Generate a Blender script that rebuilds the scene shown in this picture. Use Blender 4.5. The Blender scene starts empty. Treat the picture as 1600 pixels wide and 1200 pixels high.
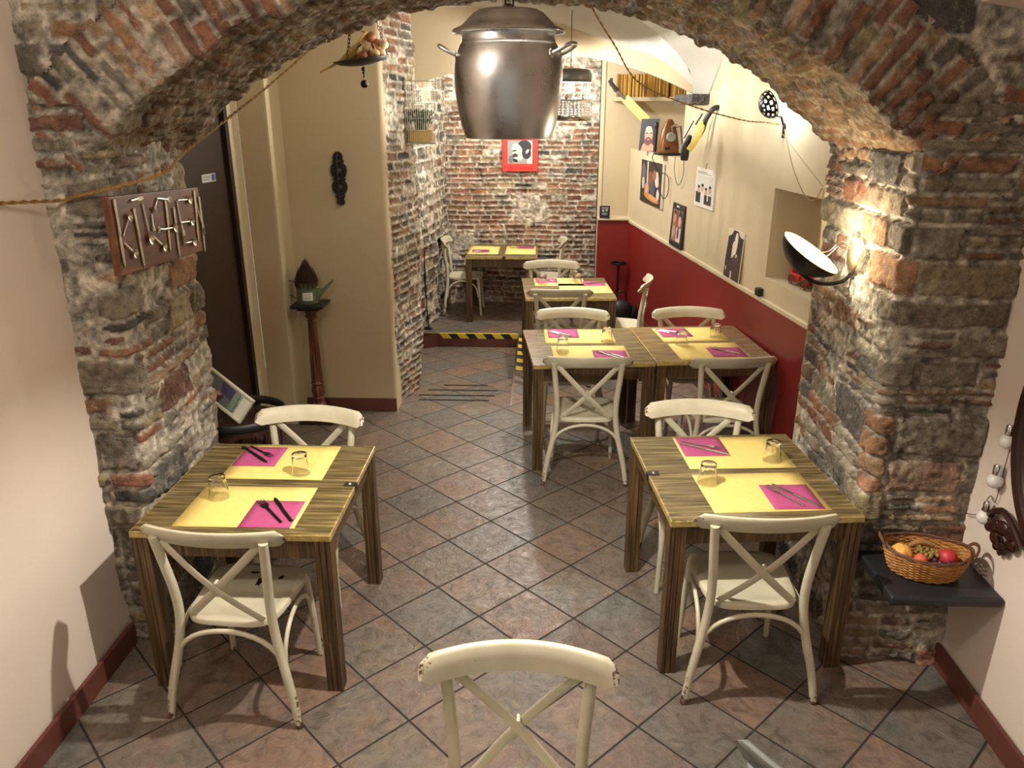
import bpy, bmesh, math, random
import numpy as np
from mathutils import Vector, Matrix, Euler
C = bpy.context.scene.collection
SC = bpy.context.scene
PI = math.pi
rad = math.radians

# ---------------------------------------------------------------- camera, world, light, exposure
cam_d = bpy.data.cameras.new('camera')
cam_d.sensor_width = 36.0
cam_d.lens = 1210.0 / 1600.0 * 36.0
cam_d.clip_start = 0.02
cam = bpy.data.objects.new('camera', cam_d)
C.objects.link(cam)
cam.location = (0, 0, 2.35)
cam.rotation_euler = (rad(90 - 19.7), 0, rad(2.07))
SC.camera = cam

world = bpy.data.worlds.new('world')
SC.world = world
world.use_nodes = True
world.node_tree.nodes['Background'].inputs[0].default_value = (1.0, 0.93, 0.85, 1)
world.node_tree.nodes['Background'].inputs[1].default_value = 0.34
vs = SC.view_settings
vs.view_transform = 'Standard'
vs.look = 'None'
vs.gamma = 1.0
vs.use_curve_mapping = False
vs.exposure = 0.5

def lamp(name, loc, power, col, radius=0.04, kind='POINT', rot=None, **kw):
    l = bpy.data.lights.new(name, kind)
    l.energy = power
    l.color = col
    if kind in ('POINT', 'SPOT'):
        l.shadow_soft_size = radius
    for k, v in kw.items():
        setattr(l, k, v)
    o = bpy.data.objects.new(name, l)
    o.location = loc
    if rot:
        o.rotation_euler = rot
    C.objects.link(o)
    return o

WARM = (1.0, 0.80, 0.55)
NEUT = (1.0, 0.90, 0.76)
COOL = (0.95, 0.97, 1.0)
lamp('pot_bulb_light', (-0.10, 2.55, 2.352), 135, (1.0, 0.93, 0.83), 0.022)
lamp('colander_light', (0.215, 6.3, 2.455), 125, (1.0, 0.96, 0.88), 0.03)
lamp('wall_lamp_light', (1.215, 3.38, 1.835), 9.5, (1.0, 0.89, 0.68), 0.02)
lamp('perforated_lamp_light', (1.49, 5.23, 2.385), 6, COOL, 0.03)
lamp('front_room_light', (-1.2, 1.2, 2.9), 36, (1.0, 0.93, 0.84), 0.12)
lamp('second_room_fill', (-0.7, 4.7, 2.60), 13, (1.0, 0.93, 0.80), 0.25)  # added fill for the second room, no fixture hangs here
lamp('back_room_fill', (-0.2, 8.4, 2.72), 90, (1.0, 0.96, 0.90), 0.06)  # unseen fill added to brighten the far brick wall

# ---------------------------------------------------------------- tagging and building helpers
def tag(o, label=None, cat=None, group=None, kind=None):
    if label: o['label'] = label
    if cat: o['category'] = cat
    if group: o['group'] = group
    if kind: o['kind'] = kind
    return o

def empty(name, loc=(0, 0, 0), rz=0.0, label=None, cat=None, group=None):
    o = bpy.data.objects.new(name, None)
    o.empty_display_size = 0.05
    C.objects.link(o)
    o.location = loc
    o.rotation_euler = (0, 0, rz)
    return tag(o, label, cat, group)

def copy_tree(o, parent=None):
    c = o.copy()
    C.objects.link(c)
    if parent is not None:
        c.parent = parent
    for ch in o.children:
        copy_tree(ch, c)
    return c

def put(proto, first, loc, rz, label, group=None, rot=None):
    """first use returns the prototype itself, later uses a copy"""
    o = proto if first else copy_tree(proto)
    o.location = loc
    o.rotation_euler = rot if rot else (0, 0, rz)
    o['label'] = label
    if group: o['group'] = group
    return o

class MB:
    """collects simple solids and builds ONE mesh object"""
    def __init__(s):
        s.v = []; s.f = []; s.m = []; s.mi = 0
    def add(s, vs, fs, M=None):
        b = len(s.v)
        for v in vs:
            v = Vector(v)
            s.v.append(tuple(M @ v) if M is not None else tuple(v))
        for f in fs:
            s.f.append([b + i for i in f]); s.m.append(s.mi)
        return s
    def box(s, c, d, M=None, taper=1.0):
        x, y, z = d[0] / 2, d[1] / 2, d[2] / 2
        vs = []
        for k, t in ((-1, taper), (1, 1.0)):
            for i, j in ((-1, -1), (1, -1), (1, 1), (-1, 1)):
                vs.append((c[0] + i * x * t, c[1] + j * y * t, c[2] + k * z))
        return s.add(vs, [(3, 2, 1, 0), (4, 5, 6, 7), (0, 1, 5, 4), (1, 2, 6, 5), (2, 3, 7, 6), (3, 0, 4, 7)], M)
    def tube(s, pts, r, n=10, closed=False, M=None, flat=None, cap=True):
        """r: number or list; flat=(w,h): elliptical section, up along first frame axis"""
        P = [Vector(p) for p in pts]
        N = len(P)
        R = r if isinstance(r, (list, tuple)) else [r] * N
        vs = []; fs = []
        up = None
        for i in range(N):
            a = P[(i - 1) % N] if (closed or i > 0) else P[i]
            b = P[(i + 1) % N] if (closed or i < N - 1) else P[i]
            t = (b - a)
            t = t.normalized() if t.length > 1e-9 else Vector((0, 0, 1))
            if up is None:
                up = Vector((0, 0, 1)) if abs(t.z) < 0.95 else Vector((0, 1, 0))
            u = (up - t * up.dot(t))
            u = u.normalized() if u.length > 1e-6 else t.orthogonal().normalized()
            w = t.cross(u)
            up = u
            for k in range(n):
                an = 2 * PI * k / n
                if flat:
                    vs.append(P[i] + u * math.cos(an) * flat[1] * R[i] + w * math.sin(an) * flat[0] * R[i])
                else:
                    vs.append(P[i] + (u * math.cos(an) + w * math.sin(an)) * R[i])
        m = N if closed else N - 1
        for i in range(m):
            j = (i + 1) % N
            for k in range(n):
                l = (k + 1) % n
                fs.append((i * n + k, i * n + l, j * n + l, j * n + k))
        if not closed and cap:
            fs.append(tuple(range(n - 1, -1, -1)))
            fs.append(tuple((N - 1) * n + k for k in range(n)))
        return s.add(vs, fs, M)
    def lathe(s, prof, n=24, M=None, c=(0, 0, 0), cap=True, skip=None):
        """prof: list of (radius, z)"""
        vs = []; fs = []
        for (r, z) in prof:
            for k in range(n):
                a = 2 * PI * k / n
                vs.append((c[0] + r * math.cos(a), c[1] + r * math.sin(a), c[2] + z))
        for i in range(len(prof) - 1):
            for k in range(n):
                if skip and skip(i, k): continue
                l = (k + 1) % n
                fs.append((i * n + k, i * n + l, (i + 1) * n + l, (i + 1) * n + k))
        if cap:
            if prof[0][0] > 1e-5: fs.append(tuple(range(n - 1, -1, -1)))
            if prof[-1][0] > 1e-5: fs.append(tuple((len(prof) - 1) * n + k for k in range(n)))
        return s.add(vs, fs, M)
    def prism(s, poly, z0, z1, M=None):
        n = len(poly)
        vs = [(p[0], p[1], z0) for p in poly] + [(p[0], p[1], z1) for p in poly]
        fs = [tuple(range(n - 1, -1, -1)), tuple(range(n, 2 * n))]
        for i in range(n):
            j = (i + 1) % n
            fs.append((i, j, n + j, n + i))
        return s.add(vs, fs, M)
    def ball(s, c, r, n=12, M=None, sc=(1, 1, 1)):
        prof = []
        m = max(5, n // 2)
        vs = [(c[0], c[1], c[2] - r * sc[2])]; fs = []
        for i in range(1, m):
            t = PI * i / m
            for k in range(n):
                a = 2 * PI * k / n
                vs.append((c[0] + r * math.sin(t) * math.cos(a) * sc[0], c[1] + r * math.sin(t) * math.sin(a) * sc[1], c[2] - r * math.cos(t) * sc[2]))
        vs.append((c[0], c[1], c[2] + r * sc[2]))
        for k in range(n):
            l = (k + 1) % n
            fs.append((0, 1 + l, 1 + k))
            for i in range(m - 2):
                fs.append((1 + i * n + k, 1 + i * n + l, 1 + (i + 1) * n + l, 1 + (i + 1) * n + k))
            b = 1 + (m - 2) * n
            fs.append((b + k, b + l, len(vs) - 1))
        return s.add(vs, fs, M)
    def quad(s, a, b, c, d):
        return s.add([a, b, c, d], [(0, 1, 2, 3)])
    def build(s, name, mats, parent=None, smooth=True, bevel=0.0, seg=2, solid=0.0, loc=None, auto=40, subd=0):
        me = bpy.data.meshes.new(name)
        me.from_pydata(s.v, [], s.f)
        if not isinstance(mats, (list, tuple)): mats = [mats]
        for m in mats: me.materials.append(m)
        for i, p in enumerate(me.polygons):
            p.material_index = s.m[i]
        if smooth:
            me.shade_smooth()
            me.set_sharp_from_angle(angle=rad(auto))
        me.update()
        o = bpy.data.objects.new(name, me)
        C.objects.link(o)
        if parent is not None: o.parent = parent
        if loc: o.location = loc
        if solid:
            md = o.modifiers.new('solid', 'SOLIDIFY'); md.thickness = solid; md.offset = 0
        if bevel:
            md = o.modifiers.new('bevel', 'BEVEL'); md.width = bevel; md.segments = seg; md.limit_method = 'ANGLE'; md.angle_limit = rad(40)
        if subd:
            md = o.modifiers.new('subd', 'SUBSURF'); md.levels = subd; md.render_levels = subd
        return o

def spline(P, n=6):
    """Catmull-Rom through the points"""
    P = [Vector(p) for p in P]
    Q = [P[0] * 2 - P[1]] + P + [P[-1] * 2 - P[-2]]
    out = []
    for i in range(1, len(Q) - 2):
        a, b, c, d = Q[i - 1], Q[i], Q[i + 1], Q[i + 2]
        for k in range(n):
            t = k / n
            out.append(0.5 * ((2 * b) + (c - a) * t + (2 * a - 5 * b + 4 * c - d) * t * t + (3 * b - a - 3 * c + d) * t ** 3))
    out.append(P[-1])
    return out

def lerp(a, b, t): return a + (b - a) * t
def sag(a, b, d, n=14):
    a = Vector(a); b = Vector(b)
    return [a.lerp(b, i / n) - Vector((0, 0, d * 4 * (i / n) * (1 - i / n))) for i in range(n + 1)]

def frame(origin, xdir, zdir=(0, 0, 1)):
    """matrix: local x along xdir, local y up (zdir), local z the outward normal x cross y"""
    x = Vector(xdir).normalized(); y = Vector(zdir); y = (y - x * y.dot(x)).normalized()
    z = x.cross(y)
    M = Matrix((x, y, z)).transposed().to_4x4()
    M.translation = Vector(origin)
    return M

# ---------------------------------------------------------------- materials
def srgb(r, g, b):
    f = lambda c: (c / 255 / 12.92) if c / 255 <= 0.04045 else ((c / 255 + 0.055) / 1.055) ** 2.4
    return (f(r), f(g), f(b), 1)

class NT:
    def __init__(s, name, rough=0.6, metal=0.0, spec=0.5):
        s.mat = bpy.data.materials.new(name); s.mat.use_nodes = True
        s.t = s.mat.node_tree; s.N = s.t.nodes; s.L = s.t.links
        s.b = s.N['Principled BSDF']
        s.b.inputs['Roughness'].default_value = rough
        s.b.inputs['Metallic'].default_value = metal
        s.b.inputs['Specular IOR Level'].default_value = spec
    def n(s, typ, **kw):
        nd = s.N.new(typ)
        for k, v in kw.items():
            if k.startswith('i_'): nd.inputs[k[2:].replace('_', ' ')].default_value = v
            else: setattr(nd, k, v)
        return nd
    def coord(s, kind='Object', scale=(1, 1, 1), rot=(0, 0, 0), loc=(0, 0, 0)):
        tc = s.n('ShaderNodeTexCoord'); mp = s.n('ShaderNodeMapping')
        mp.inputs['Scale'].default_value = scale; mp.inputs['Rotation'].default_value = rot; mp.inputs['Location'].default_value = loc
        s.L.new(tc.outputs[kind], mp.inputs[0]); return mp.outputs[0]
    def noise(s, vec, scale=5, detail=4, rough=0.55, dist=0.0):
        nd = s.n('ShaderNodeTexNoise'); nd.inputs['Scale'].default_value = scale; nd.inputs['Detail'].default_value = detail
        nd.inputs['Roughness'].default_value = rough; nd.inputs['Distortion'].default_value = dist
        if vec is not None: s.L.new(vec, nd.inputs['Vector'])
        return nd.outputs['Fac']
    def ramp(s, fac, stops, interp='LINEAR'):
        r = s.n('ShaderNodeValToRGB'); r.color_ramp.interpolation = interp
        e = r.color_ramp.elements
        while len(e) < len(stops): e.new(0.5)
        for i, (p, c) in enumerate(stops):
            e[i].position = p
            e[i].color = c if hasattr(c, '__len__') else (c, c, c, 1)
        s.L.new(fac, r.inputs[0]); return r.outputs[0]
    def mix(s, fac, a, b, blend='MIX'):
        m = s.n('ShaderNodeMix', data_type='RGBA', blend_type=blend)
        for sock, v in ((m.inputs[0], fac), (m.inputs[6], a), (m.inputs[7], b)):
            if hasattr(v, 'is_linked') or hasattr(v, 'links'): s.L.new(v, sock)
            else: sock.default_value = v
        return m.outputs[2]
    def math(s, op, a, b=None):
        m = s.n('ShaderNodeMath', operation=op)
        for sock, v in ((m.inputs[0], a), (m.inputs[1], b)):
            if v is None: continue
            if hasattr(v, 'links'): s.L.new(v, sock)
            else: sock.default_value = v
        return m.outputs[0]
    def bump(s, h, strength=0.3, dist=0.01):
        bp = s.n('ShaderNodeBump'); bp.inputs['Strength'].default_value = strength; bp.inputs['Distance'].default_value = dist
        s.L.new(h, bp.inputs['Height']); s.L.new(bp.outputs[0], s.b.inputs['Normal'])
    def col(s, c):
        if hasattr(c, 'links'): s.L.new(c, s.b.inputs['Base Color'])
        else: s.b.inputs['Base Color'].default_value = c
        return s
    def rough(s, r):
        s.L.new(r, s.b.inputs['Roughness'])

def plain(name, c, rough=0.6, metal=0.0, var=0.12, scale=14, bump=0.0, spec=0.5):
    m = NT(name, rough, metal, spec)
    f = m.noise(m.coord(), scale, 4)
    c2 = tuple(min(1, x * (1 + var)) for x in c[:3]) + (1,)
    c1 = tuple(x * (1 - var) for x in c[:3]) + (1,)
    m.col(m.ramp(f, [(0.3, c1), (0.7, c2)]))
    if bump: m.bump(f, bump, 0.004)
    return m.mat

def plaster(name, c, bump=0.25):
    m = NT(name, 0.85, 0, 0.25)
    v = m.coord()
    f = m.noise(v, 1.6, 5, 0.6)
    c1 = tuple(x * 0.93 for x in c[:3]) + (1,)
    m.col(m.ramp(f, [(0.3, c1), (0.7, c)]))
    g = m.noise(v, 7, 6, 0.6)
    m.bump(g, bump, 0.02)
    return m.mat

M = {}
M['plaster_cream'] = plaster('plaster_cream', srgb(208, 193, 161))
M['plaster_pink'] = plaster('plaster_pink', srgb(226, 211, 196), 0.12)
M['plaster_tan'] = plaster('plaster_tan', srgb(196, 178, 146))
M['vault_white'] = plaster('vault_white', srgb(198, 195, 188), 0.3)
M['red_wall'] = plain('red_wall', srgb(126, 32, 27), 0.42, var=0.05, scale=4)
M['ledge'] = plain('ledge', srgb(212, 198, 168), 0.5, var=0.04)
M['baseboard'] = plain('baseboard', srgb(98, 54, 42), 0.5, var=0.12, scale=9)
M['door'] = plain('door', srgb(52, 36, 24), 0.5, var=0.05)
M['door_frame'] = plain('door_frame', srgb(40, 26, 20), 0.5, var=0.05)
M['black'] = plain('black', srgb(28, 28, 28), 0.45, var=0.1)
M['black_metal'] = plain('black_metal', srgb(30, 28, 26), 0.4, 0.6, var=0.1)
M['slate_shelf'] = plain('slate_shelf', srgb(34, 36, 40), 0.42, var=0.08)
M['steel'] = plain('steel', (0.62, 0.60, 0.57, 1), 0.22, 1.0, var=0.06)
M['old_silver'] = plain('old_silver', (0.55, 0.50, 0.40, 1), 0.35, 1.0, var=0.2, scale=40)
M['chrome'] = plain('chrome', (0.75, 0.75, 0.75, 1), 0.15, 1.0, var=0.02)
M['dark_wood'] = plain('dark_wood', srgb(58, 36, 24), 0.4, var=0.3, scale=20)
M['mahogany'] = plain('mahogany', srgb(50, 22, 15), 0.34, var=0.25, scale=12)
M['yellow_mat'] = plain('yellow_mat', srgb(238, 212, 122), 0.75, var=0.05, scale=30)
M['magenta'] = plain('magenta', srgb(176, 74, 122), 0.8, var=0.06, scale=40)
M['white_paper'] = plain('white_paper', srgb(235, 232, 225), 0.7, var=0.02)
M['tape_yellow'] = plain('tape_yellow', srgb(226, 200, 60), 0.5, var=0.06)
M['tape_black'] = plain('tape_black', srgb(26, 26, 26), 0.5, var=0.06)
M['green_tin'] = plain('green_tin', srgb(108, 124, 92), 0.4, 0.1, var=0.08)
M['twigs'] = plain('twigs', srgb(64, 40, 26), 0.8, var=0.4, scale=60)
M['garlic'] = plain('garlic', srgb(196, 168, 128), 0.6, var=0.2, scale=40)
M['onion'] = plain('onion', srgb(150, 92, 52), 0.5, var=0.3, scale=30)
M['husk'] = plain('husk', srgb(176, 142, 80), 0.7, var=0.25, scale=40)
M['leaf'] = plain('leaf', srgb(48, 66, 30), 0.6, var=0.3, scale=30)
M['wire_white'] = plain('wire_white', srgb(170, 164, 140), 0.5, 0.2, var=0.08)
M['rope'] = plain('rope', srgb(140, 104, 50), 0.8, var=0.35, scale=120)
M['black_cable'] = plain('black_cable', srgb(30, 28, 26), 0.6)
M['gourd'] = plain('gourd', srgb(226, 170, 78), 0.5, var=0.25, scale=60, bump=0.5)
M['peach'] = plain('peach', srgb(214, 100, 70), 0.6, var=0.25, scale=16)
M['pomegranate'] = plain('pomegranate', srgb(190, 52, 60), 0.5, var=0.2, scale=18)
M['grape_green'] = plain('grape_green', srgb(142, 120, 60), 0.35, var=0.2, scale=20)
M['grape_purple'] = plain('grape_purple', srgb(70, 34, 54), 0.3, var=0.3, scale=20)
M['stem'] = plain('stem', srgb(150, 110, 60), 0.7, var=0.2)
M['globe_glass'] = plain('globe_glass', srgb(225, 222, 214), 0.2, var=0.02)
M['toy_red'] = plain('toy_red', srgb(190, 44, 36), 0.35, var=0.08)
M['toy_brown'] = plain('toy_brown', srgb(120, 64, 40), 0.5, var=0.15)
M['copper'] = plain('copper', srgb(130, 84, 52), 0.35, 0.5, var=0.2)
M['grey_metal'] = plain('grey_metal', srgb(110, 108, 104), 0.4, 0.7, var=0.1)
M['yellow_card'] = plain('yellow_card', srgb(232, 206, 110), 0.6, var=0.05)
M['spine'] = None
M['pages'] = plain('pages', srgb(150, 116, 70), 0.8, var=0.1)
M['anti_slip'] = plain('anti_slip', srgb(34, 32, 30), 0.9)
M['clamp_grey'] = plain('clamp_grey', srgb(96, 100, 104), 0.45, var=0.1)

def wood_streak(name, dark, mid, light, stretch=(1.2, 26, 26), rough=0.38, edge=None):
    m = NT(name, rough)
    v = m.coord(scale=stretch)
    f = m.noise(v, 2.2, 6, 0.6, 0.4)
    c = m.ramp(f, [(0.30, dark), (0.50, mid), (0.68, light)])
    if edge:   # worn, paler rim: |x| or |y| past the given half sizes
        tc = m.n('ShaderNodeTexCoord'); sp = m.n('ShaderNodeSeparateXYZ'); m.L.new(tc.outputs['Object'], sp.inputs[0])
        ax = m.math('SUBTRACT', m.math('ABSOLUTE', sp.outputs[0]), edge[0])
        ay = m.math('SUBTRACT', m.math('ABSOLUTE', sp.outputs[1]), edge[1])
        e = m.math('MAXIMUM', ax, ay)
        wob = m.math('MULTIPLY', m.math('SUBTRACT', m.noise(m.coord(), 30, 3), 0.5), 0.02)
        e = m.math('ADD', e, wob)
        fac = m.ramp(m.math('ADD', m.math('MULTIPLY', e, 40.0), 0.5), [(0.35, 0.0), (0.75, 1.0)])
        c = m.mix(fac, c, edge[2])
    m.col(c)
    m.bump(f, 0.15, 0.003)
    return m.mat
M['table_top'] = wood_streak('table_top', srgb(60, 49, 30), srgb(100, 86, 54), srgb(146, 128, 84), (1.5, 24, 24), 0.22, (0.401, 0.426, srgb(184, 160, 96)))
M['table_top_brown'] = wood_streak('table_top_brown', srgb(84, 62, 38), srgb(126, 100, 62), srgb(168, 140, 90), (1.5, 24, 24), 0.26, (0.401, 0.426, srgb(200, 172, 104)))
M['table_leg'] = wood_streak('table_leg', srgb(46, 33, 19), srgb(84, 63, 38), srgb(122, 96, 60), (30, 30, 1.3), 0.4)
M['board_wood'] = wood_streak('board_wood', srgb(70, 38, 18), srgb(98, 58, 30), srgb(120, 76, 42), (24, 1.5, 8), 0.5)
M['pedestal_wood'] = wood_streak('pedestal_wood', srgb(52, 26, 14), srgb(96, 58, 34), srgb(130, 84, 52), (14, 14, 1.5), 0.35)

def chair_paint(name, base, pale):
    m = NT(name, 0.38)
    v = m.coord()
    f = m.noise(v, 9, 4)
    c = m.ramp(f, [(0.3, base), (0.7, pale)])
    tc = m.n('ShaderNodeTexCoord'); sp = m.n('ShaderNodeSeparateXYZ'); m.L.new(tc.outputs['Object'], sp.inputs[0])
    # chips: anywhere rare, frequent at the rail ends (|x| > .255) and the feet (z < .035)
    w = m.noise(v, 46, 5, 0.7)
    endx = m.ramp(m.math('ABSOLUTE', sp.outputs[0]), [(0.238, 0.0), (0.275, 0.20)])
    foot = m.ramp(sp.outputs[2], [(0.0, 0.20), (0.05, 0.0)])
    tot = m.math('ADD', m.math('ADD', w, endx), foot)
    chip = m.ramp(tot, [(0.70, 0.0), (0.73, 1.0)])
    c = m.mix(chip, c, srgb(86, 56, 36))
    m.col(c)
    m.bump(f, 0.06, 0.002)
    return m.mat
M['chair'] = chair_paint('chair_paint', srgb(192, 185, 158), srgb(208, 201, 176))
M['chair_shade'] = chair_paint('chair_paint_shade', srgb(104, 108, 106), srgb(120, 122, 118))  # grey puts the shade on this chair's rail into the paint colour

def glass(name, tint=(1, 1, 1, 1), rough=0.0):
    m = NT(name, rough)
    m.b.inputs['Transmission Weight'].default_value = 1.0
    m.b.inputs['IOR'].default_value = 1.45
    m.b.inputs['Base Color'].default_value = tint
    return m.mat
M['glass'] = glass('glass')

def emit(name, c, s):
    m = NT(name)
    m.b.inputs['Base Color'].default_value = c
    m.b.inputs['Emission Color'].default_value = c
    m.b.inputs['Emission Strength'].default_value = s
    return m.mat
M['bulb_warm'] = emit('bulb_warm', (1, 0.9, 0.7, 1), 60)
M['bulb_cool'] = emit('bulb_cool', (0.9, 0.95, 1, 1), 30)
M['bulb_soft'] = emit('bulb_soft', (1, 0.9, 0.6, 1), 8)

def brushed(name):
    m = NT(name, 0.3, 1.0)
    v = m.coord(scale=(3, 3, 60))
    f = m.noise(v, 3, 5)
    g = m.noise(m.coord(), 9, 5)
    m.col(m.ramp(g, [(0.3, (0.42, 0.415, 0.40, 1)), (0.7, (0.58, 0.57, 0.55, 1))]))
    m.rough(m.ramp(g, [(0.3, 0.22), (0.7, 0.40)]))
    m.bump(g, 0.12, 0.01)
    return m.mat
M['pot_steel'] = brushed('pot_steel')

def masonry_mat():
    m = NT('old_masonry', 0.88, 0, 0.3)
    at = m.n('ShaderNodeAttribute', attribute_name='stone')
    v = m.coord()
    f1 = m.noise(v, 34, 9, 0.74)
    f2 = m.noise(v, 6, 5, 0.65)
    f3 = m.noise(v, 90, 4, 0.7)
    k = m.ramp(f1, [(0.28, 0.62), (0.5, 1.08), (0.72, 1.6)])
    c = m.mix(1.0, at.outputs['Color'], k, 'MULTIPLY')
    bloom = m.ramp(m.math('ADD', m.math('MULTIPLY', f2, 0.6), m.math('MULTIPLY', f1, 0.4)), [(0.53, 0.0), (0.64, 0.6)])
    c = m.mix(bloom, c, srgb(206, 196, 180))
    speck = m.ramp(m.math('ADD', m.math('MULTIPLY', f3, 0.5), m.math('MULTIPLY', f1, 0.5)), [(0.36, 0.8), (0.41, 0.0)])
    c = m.mix(speck, c, srgb(52, 46, 42))
    m.col(c)
    m.bump(m.math('ADD', m.math('MULTIPLY', f1, 0.7), m.math('MULTIPLY', f3, 0.5)), 1.0, 0.03)
    return m.mat
M['masonry'] = masonry_mat()

def floor_mat():
    m = NT('slate_tile', 0.3, 0, 0.5)
    T = 0.3277
    tc = m.n('ShaderNodeTexCoord'); sp = m.n('ShaderNodeSeparateXYZ'); m.L.new(tc.outputs['Object'], sp.inputs[0])
    q2 = 1 / math.sqrt(2)
    p = m.math('MULTIPLY', m.math('ADD', sp.outputs[0], sp.outputs[1]), q2 / T)
    q = m.math('MULTIPLY', m.math('SUBTRACT', sp.outputs[1], sp.outputs[0]), q2 / T)
    p = m.math('ADD', p, 20 - 0.0872 / T); q = m.math('ADD', q, 20 - 0.151 / T)
    pf = m.math('FRACT', p); qf = m.math('FRACT', q)
    pi_ = m.math('FLOOR', p); qi = m.math('FLOOR', q)
    cell = m.n('ShaderNodeCombineXYZ'); m.L.new(pi_, cell.inputs[0]); m.L.new(qi, cell.inputs[1])
    wn = m.n('ShaderNodeTexWhiteNoise', noise_dimensions='2D'); m.L.new(cell.outputs[0], wn.inputs['Vector'])
    dp = m.math('MINIMUM', pf, m.math('SUBTRACT', 1.0, pf)); dq = m.math('MINIMUM', qf, m.math('SUBTRACT', 1.0, qf))
    d = m.math('MINIMUM', dp, dq)
    grout = m.ramp(d, [(0.008, 1.0), (0.016, 0.0)])
    off = m.n('ShaderNodeVectorMath', operation='ADD')
    sc = m.n('ShaderNodeVectorMath', operation='SCALE'); sc.inputs['Scale'].default_value = 7.0
    m.L.new(wn.outputs['Color'], sc.inputs[0]); m.L.new(tc.outputs['Object'], off.inputs[0]); m.L.new(sc.outputs[0], off.inputs[1])
    vec = off.outputs[0]
    big = m.noise(vec, 3.0, 4, 0.6, 0.6)
    fine = m.noise(vec, 15, 7, 0.65, 1.2)
    tone = m.ramp(wn.outputs['Value'], [(0.0, srgb(126, 106, 92)), (0.22, srgb(114, 102, 90)), (0.42, srgb(128, 102, 84)), (0.6, srgb(100, 100, 95)), (0.78, srgb(118, 106, 90)), (0.9, srgb(110, 96, 86))], 'CONSTANT')
    alt = m.ramp(big, [(0.35, srgb(130, 100, 82)), (0.5, srgb(114, 100, 88)), (0.66, srgb(98, 98, 92))])
    c = m.mix(0.40, tone, alt)
    c = m.mix(1.0, c, m.ramp(fine, [(0.3, 0.55), (0.5, 1.0), (0.7, 1.3)]), 'MULTIPLY')
    c = m.mix(grout, c, srgb(46, 42, 39))
    m.col(c)
    m.rough(m.mix(grout, m.ramp(fine, [(0.3, 0.40), (0.7, 0.25)]), (0.9, 0.9, 0.9, 1)))
    crk = m.n('ShaderNodeTexNoise'); crk.inputs['Scale'].default_value = 5; crk.inputs['Detail'].default_value = 6; crk.inputs['Distortion'].default_value = 1.5
    m.L.new(vec, crk.inputs['Vector'])
    step = m.ramp(crk.outputs['Fac'], [(0.40, 0.0), (0.42, 0.35), (0.50, 0.38), (0.515, 0.7), (0.6, 0.72), (0.615, 1.0)])
    h = m.math('ADD', m.math('MULTIPLY', step, 0.5), m.math('MULTIPLY', fine, 0.6))
    h = m.math('SUBTRACT', h, m.math('MULTIPLY', grout, 0.8))
    m.bump(h, 0.8, 0.008)
    return m.mat
M['floor'] = floor_mat()

def spine_mat():
    m = NT('spine', 0.6)
    oi = m.n('ShaderNodeObjectInfo')
    m.col(m.ramp(oi.outputs['Random'], [(0.0, srgb(120, 84, 24)), (0.35, srgb(196, 150, 52)), (0.6, srgb(170, 124, 36)), (0.8, srgb(206, 164, 70)), (0.95, srgb(84, 60, 26))], 'CONSTANT'))
    return m.mat
M['spine'] = spine_mat()
# ---------------------------------------------------------------- masonry (height field over a surface, one mesh per wall)
def vnoise(x, y, s, seed):
    x = x * s; y = y * s
    xi = np.floor(x).astype(np.int64); yi = np.floor(y).astype(np.int64)
    fx = x - xi; fy = y - yi
    fx = fx * fx * (3 - 2 * fx); fy = fy * fy * (3 - 2 * fy)
    def h(i, j):
        n = (i * 374761393 + j * 668265263 + seed * 974634777) & 0xffffffff
        n = ((n ^ (n >> 13)) * 1274126177) & 0xffffffff
        return ((n ^ (n >> 16)) & 0xffff) / 65535.0
    return (h(xi, yi) * (1 - fx) + h(xi + 1, yi) * fx) * (1 - fy) + (h(xi, yi + 1) * (1 - fx) + h(xi + 1, yi + 1) * fx) * fy - 0.5

def fbm(x, y, s, seed, o=4):
    r = np.zeros_like(x); a = 1.0
    for i in range(o):
        r += a * vnoise(x, y, s, seed + i * 17); s *= 2.03; a *= 0.52
    return r

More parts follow.
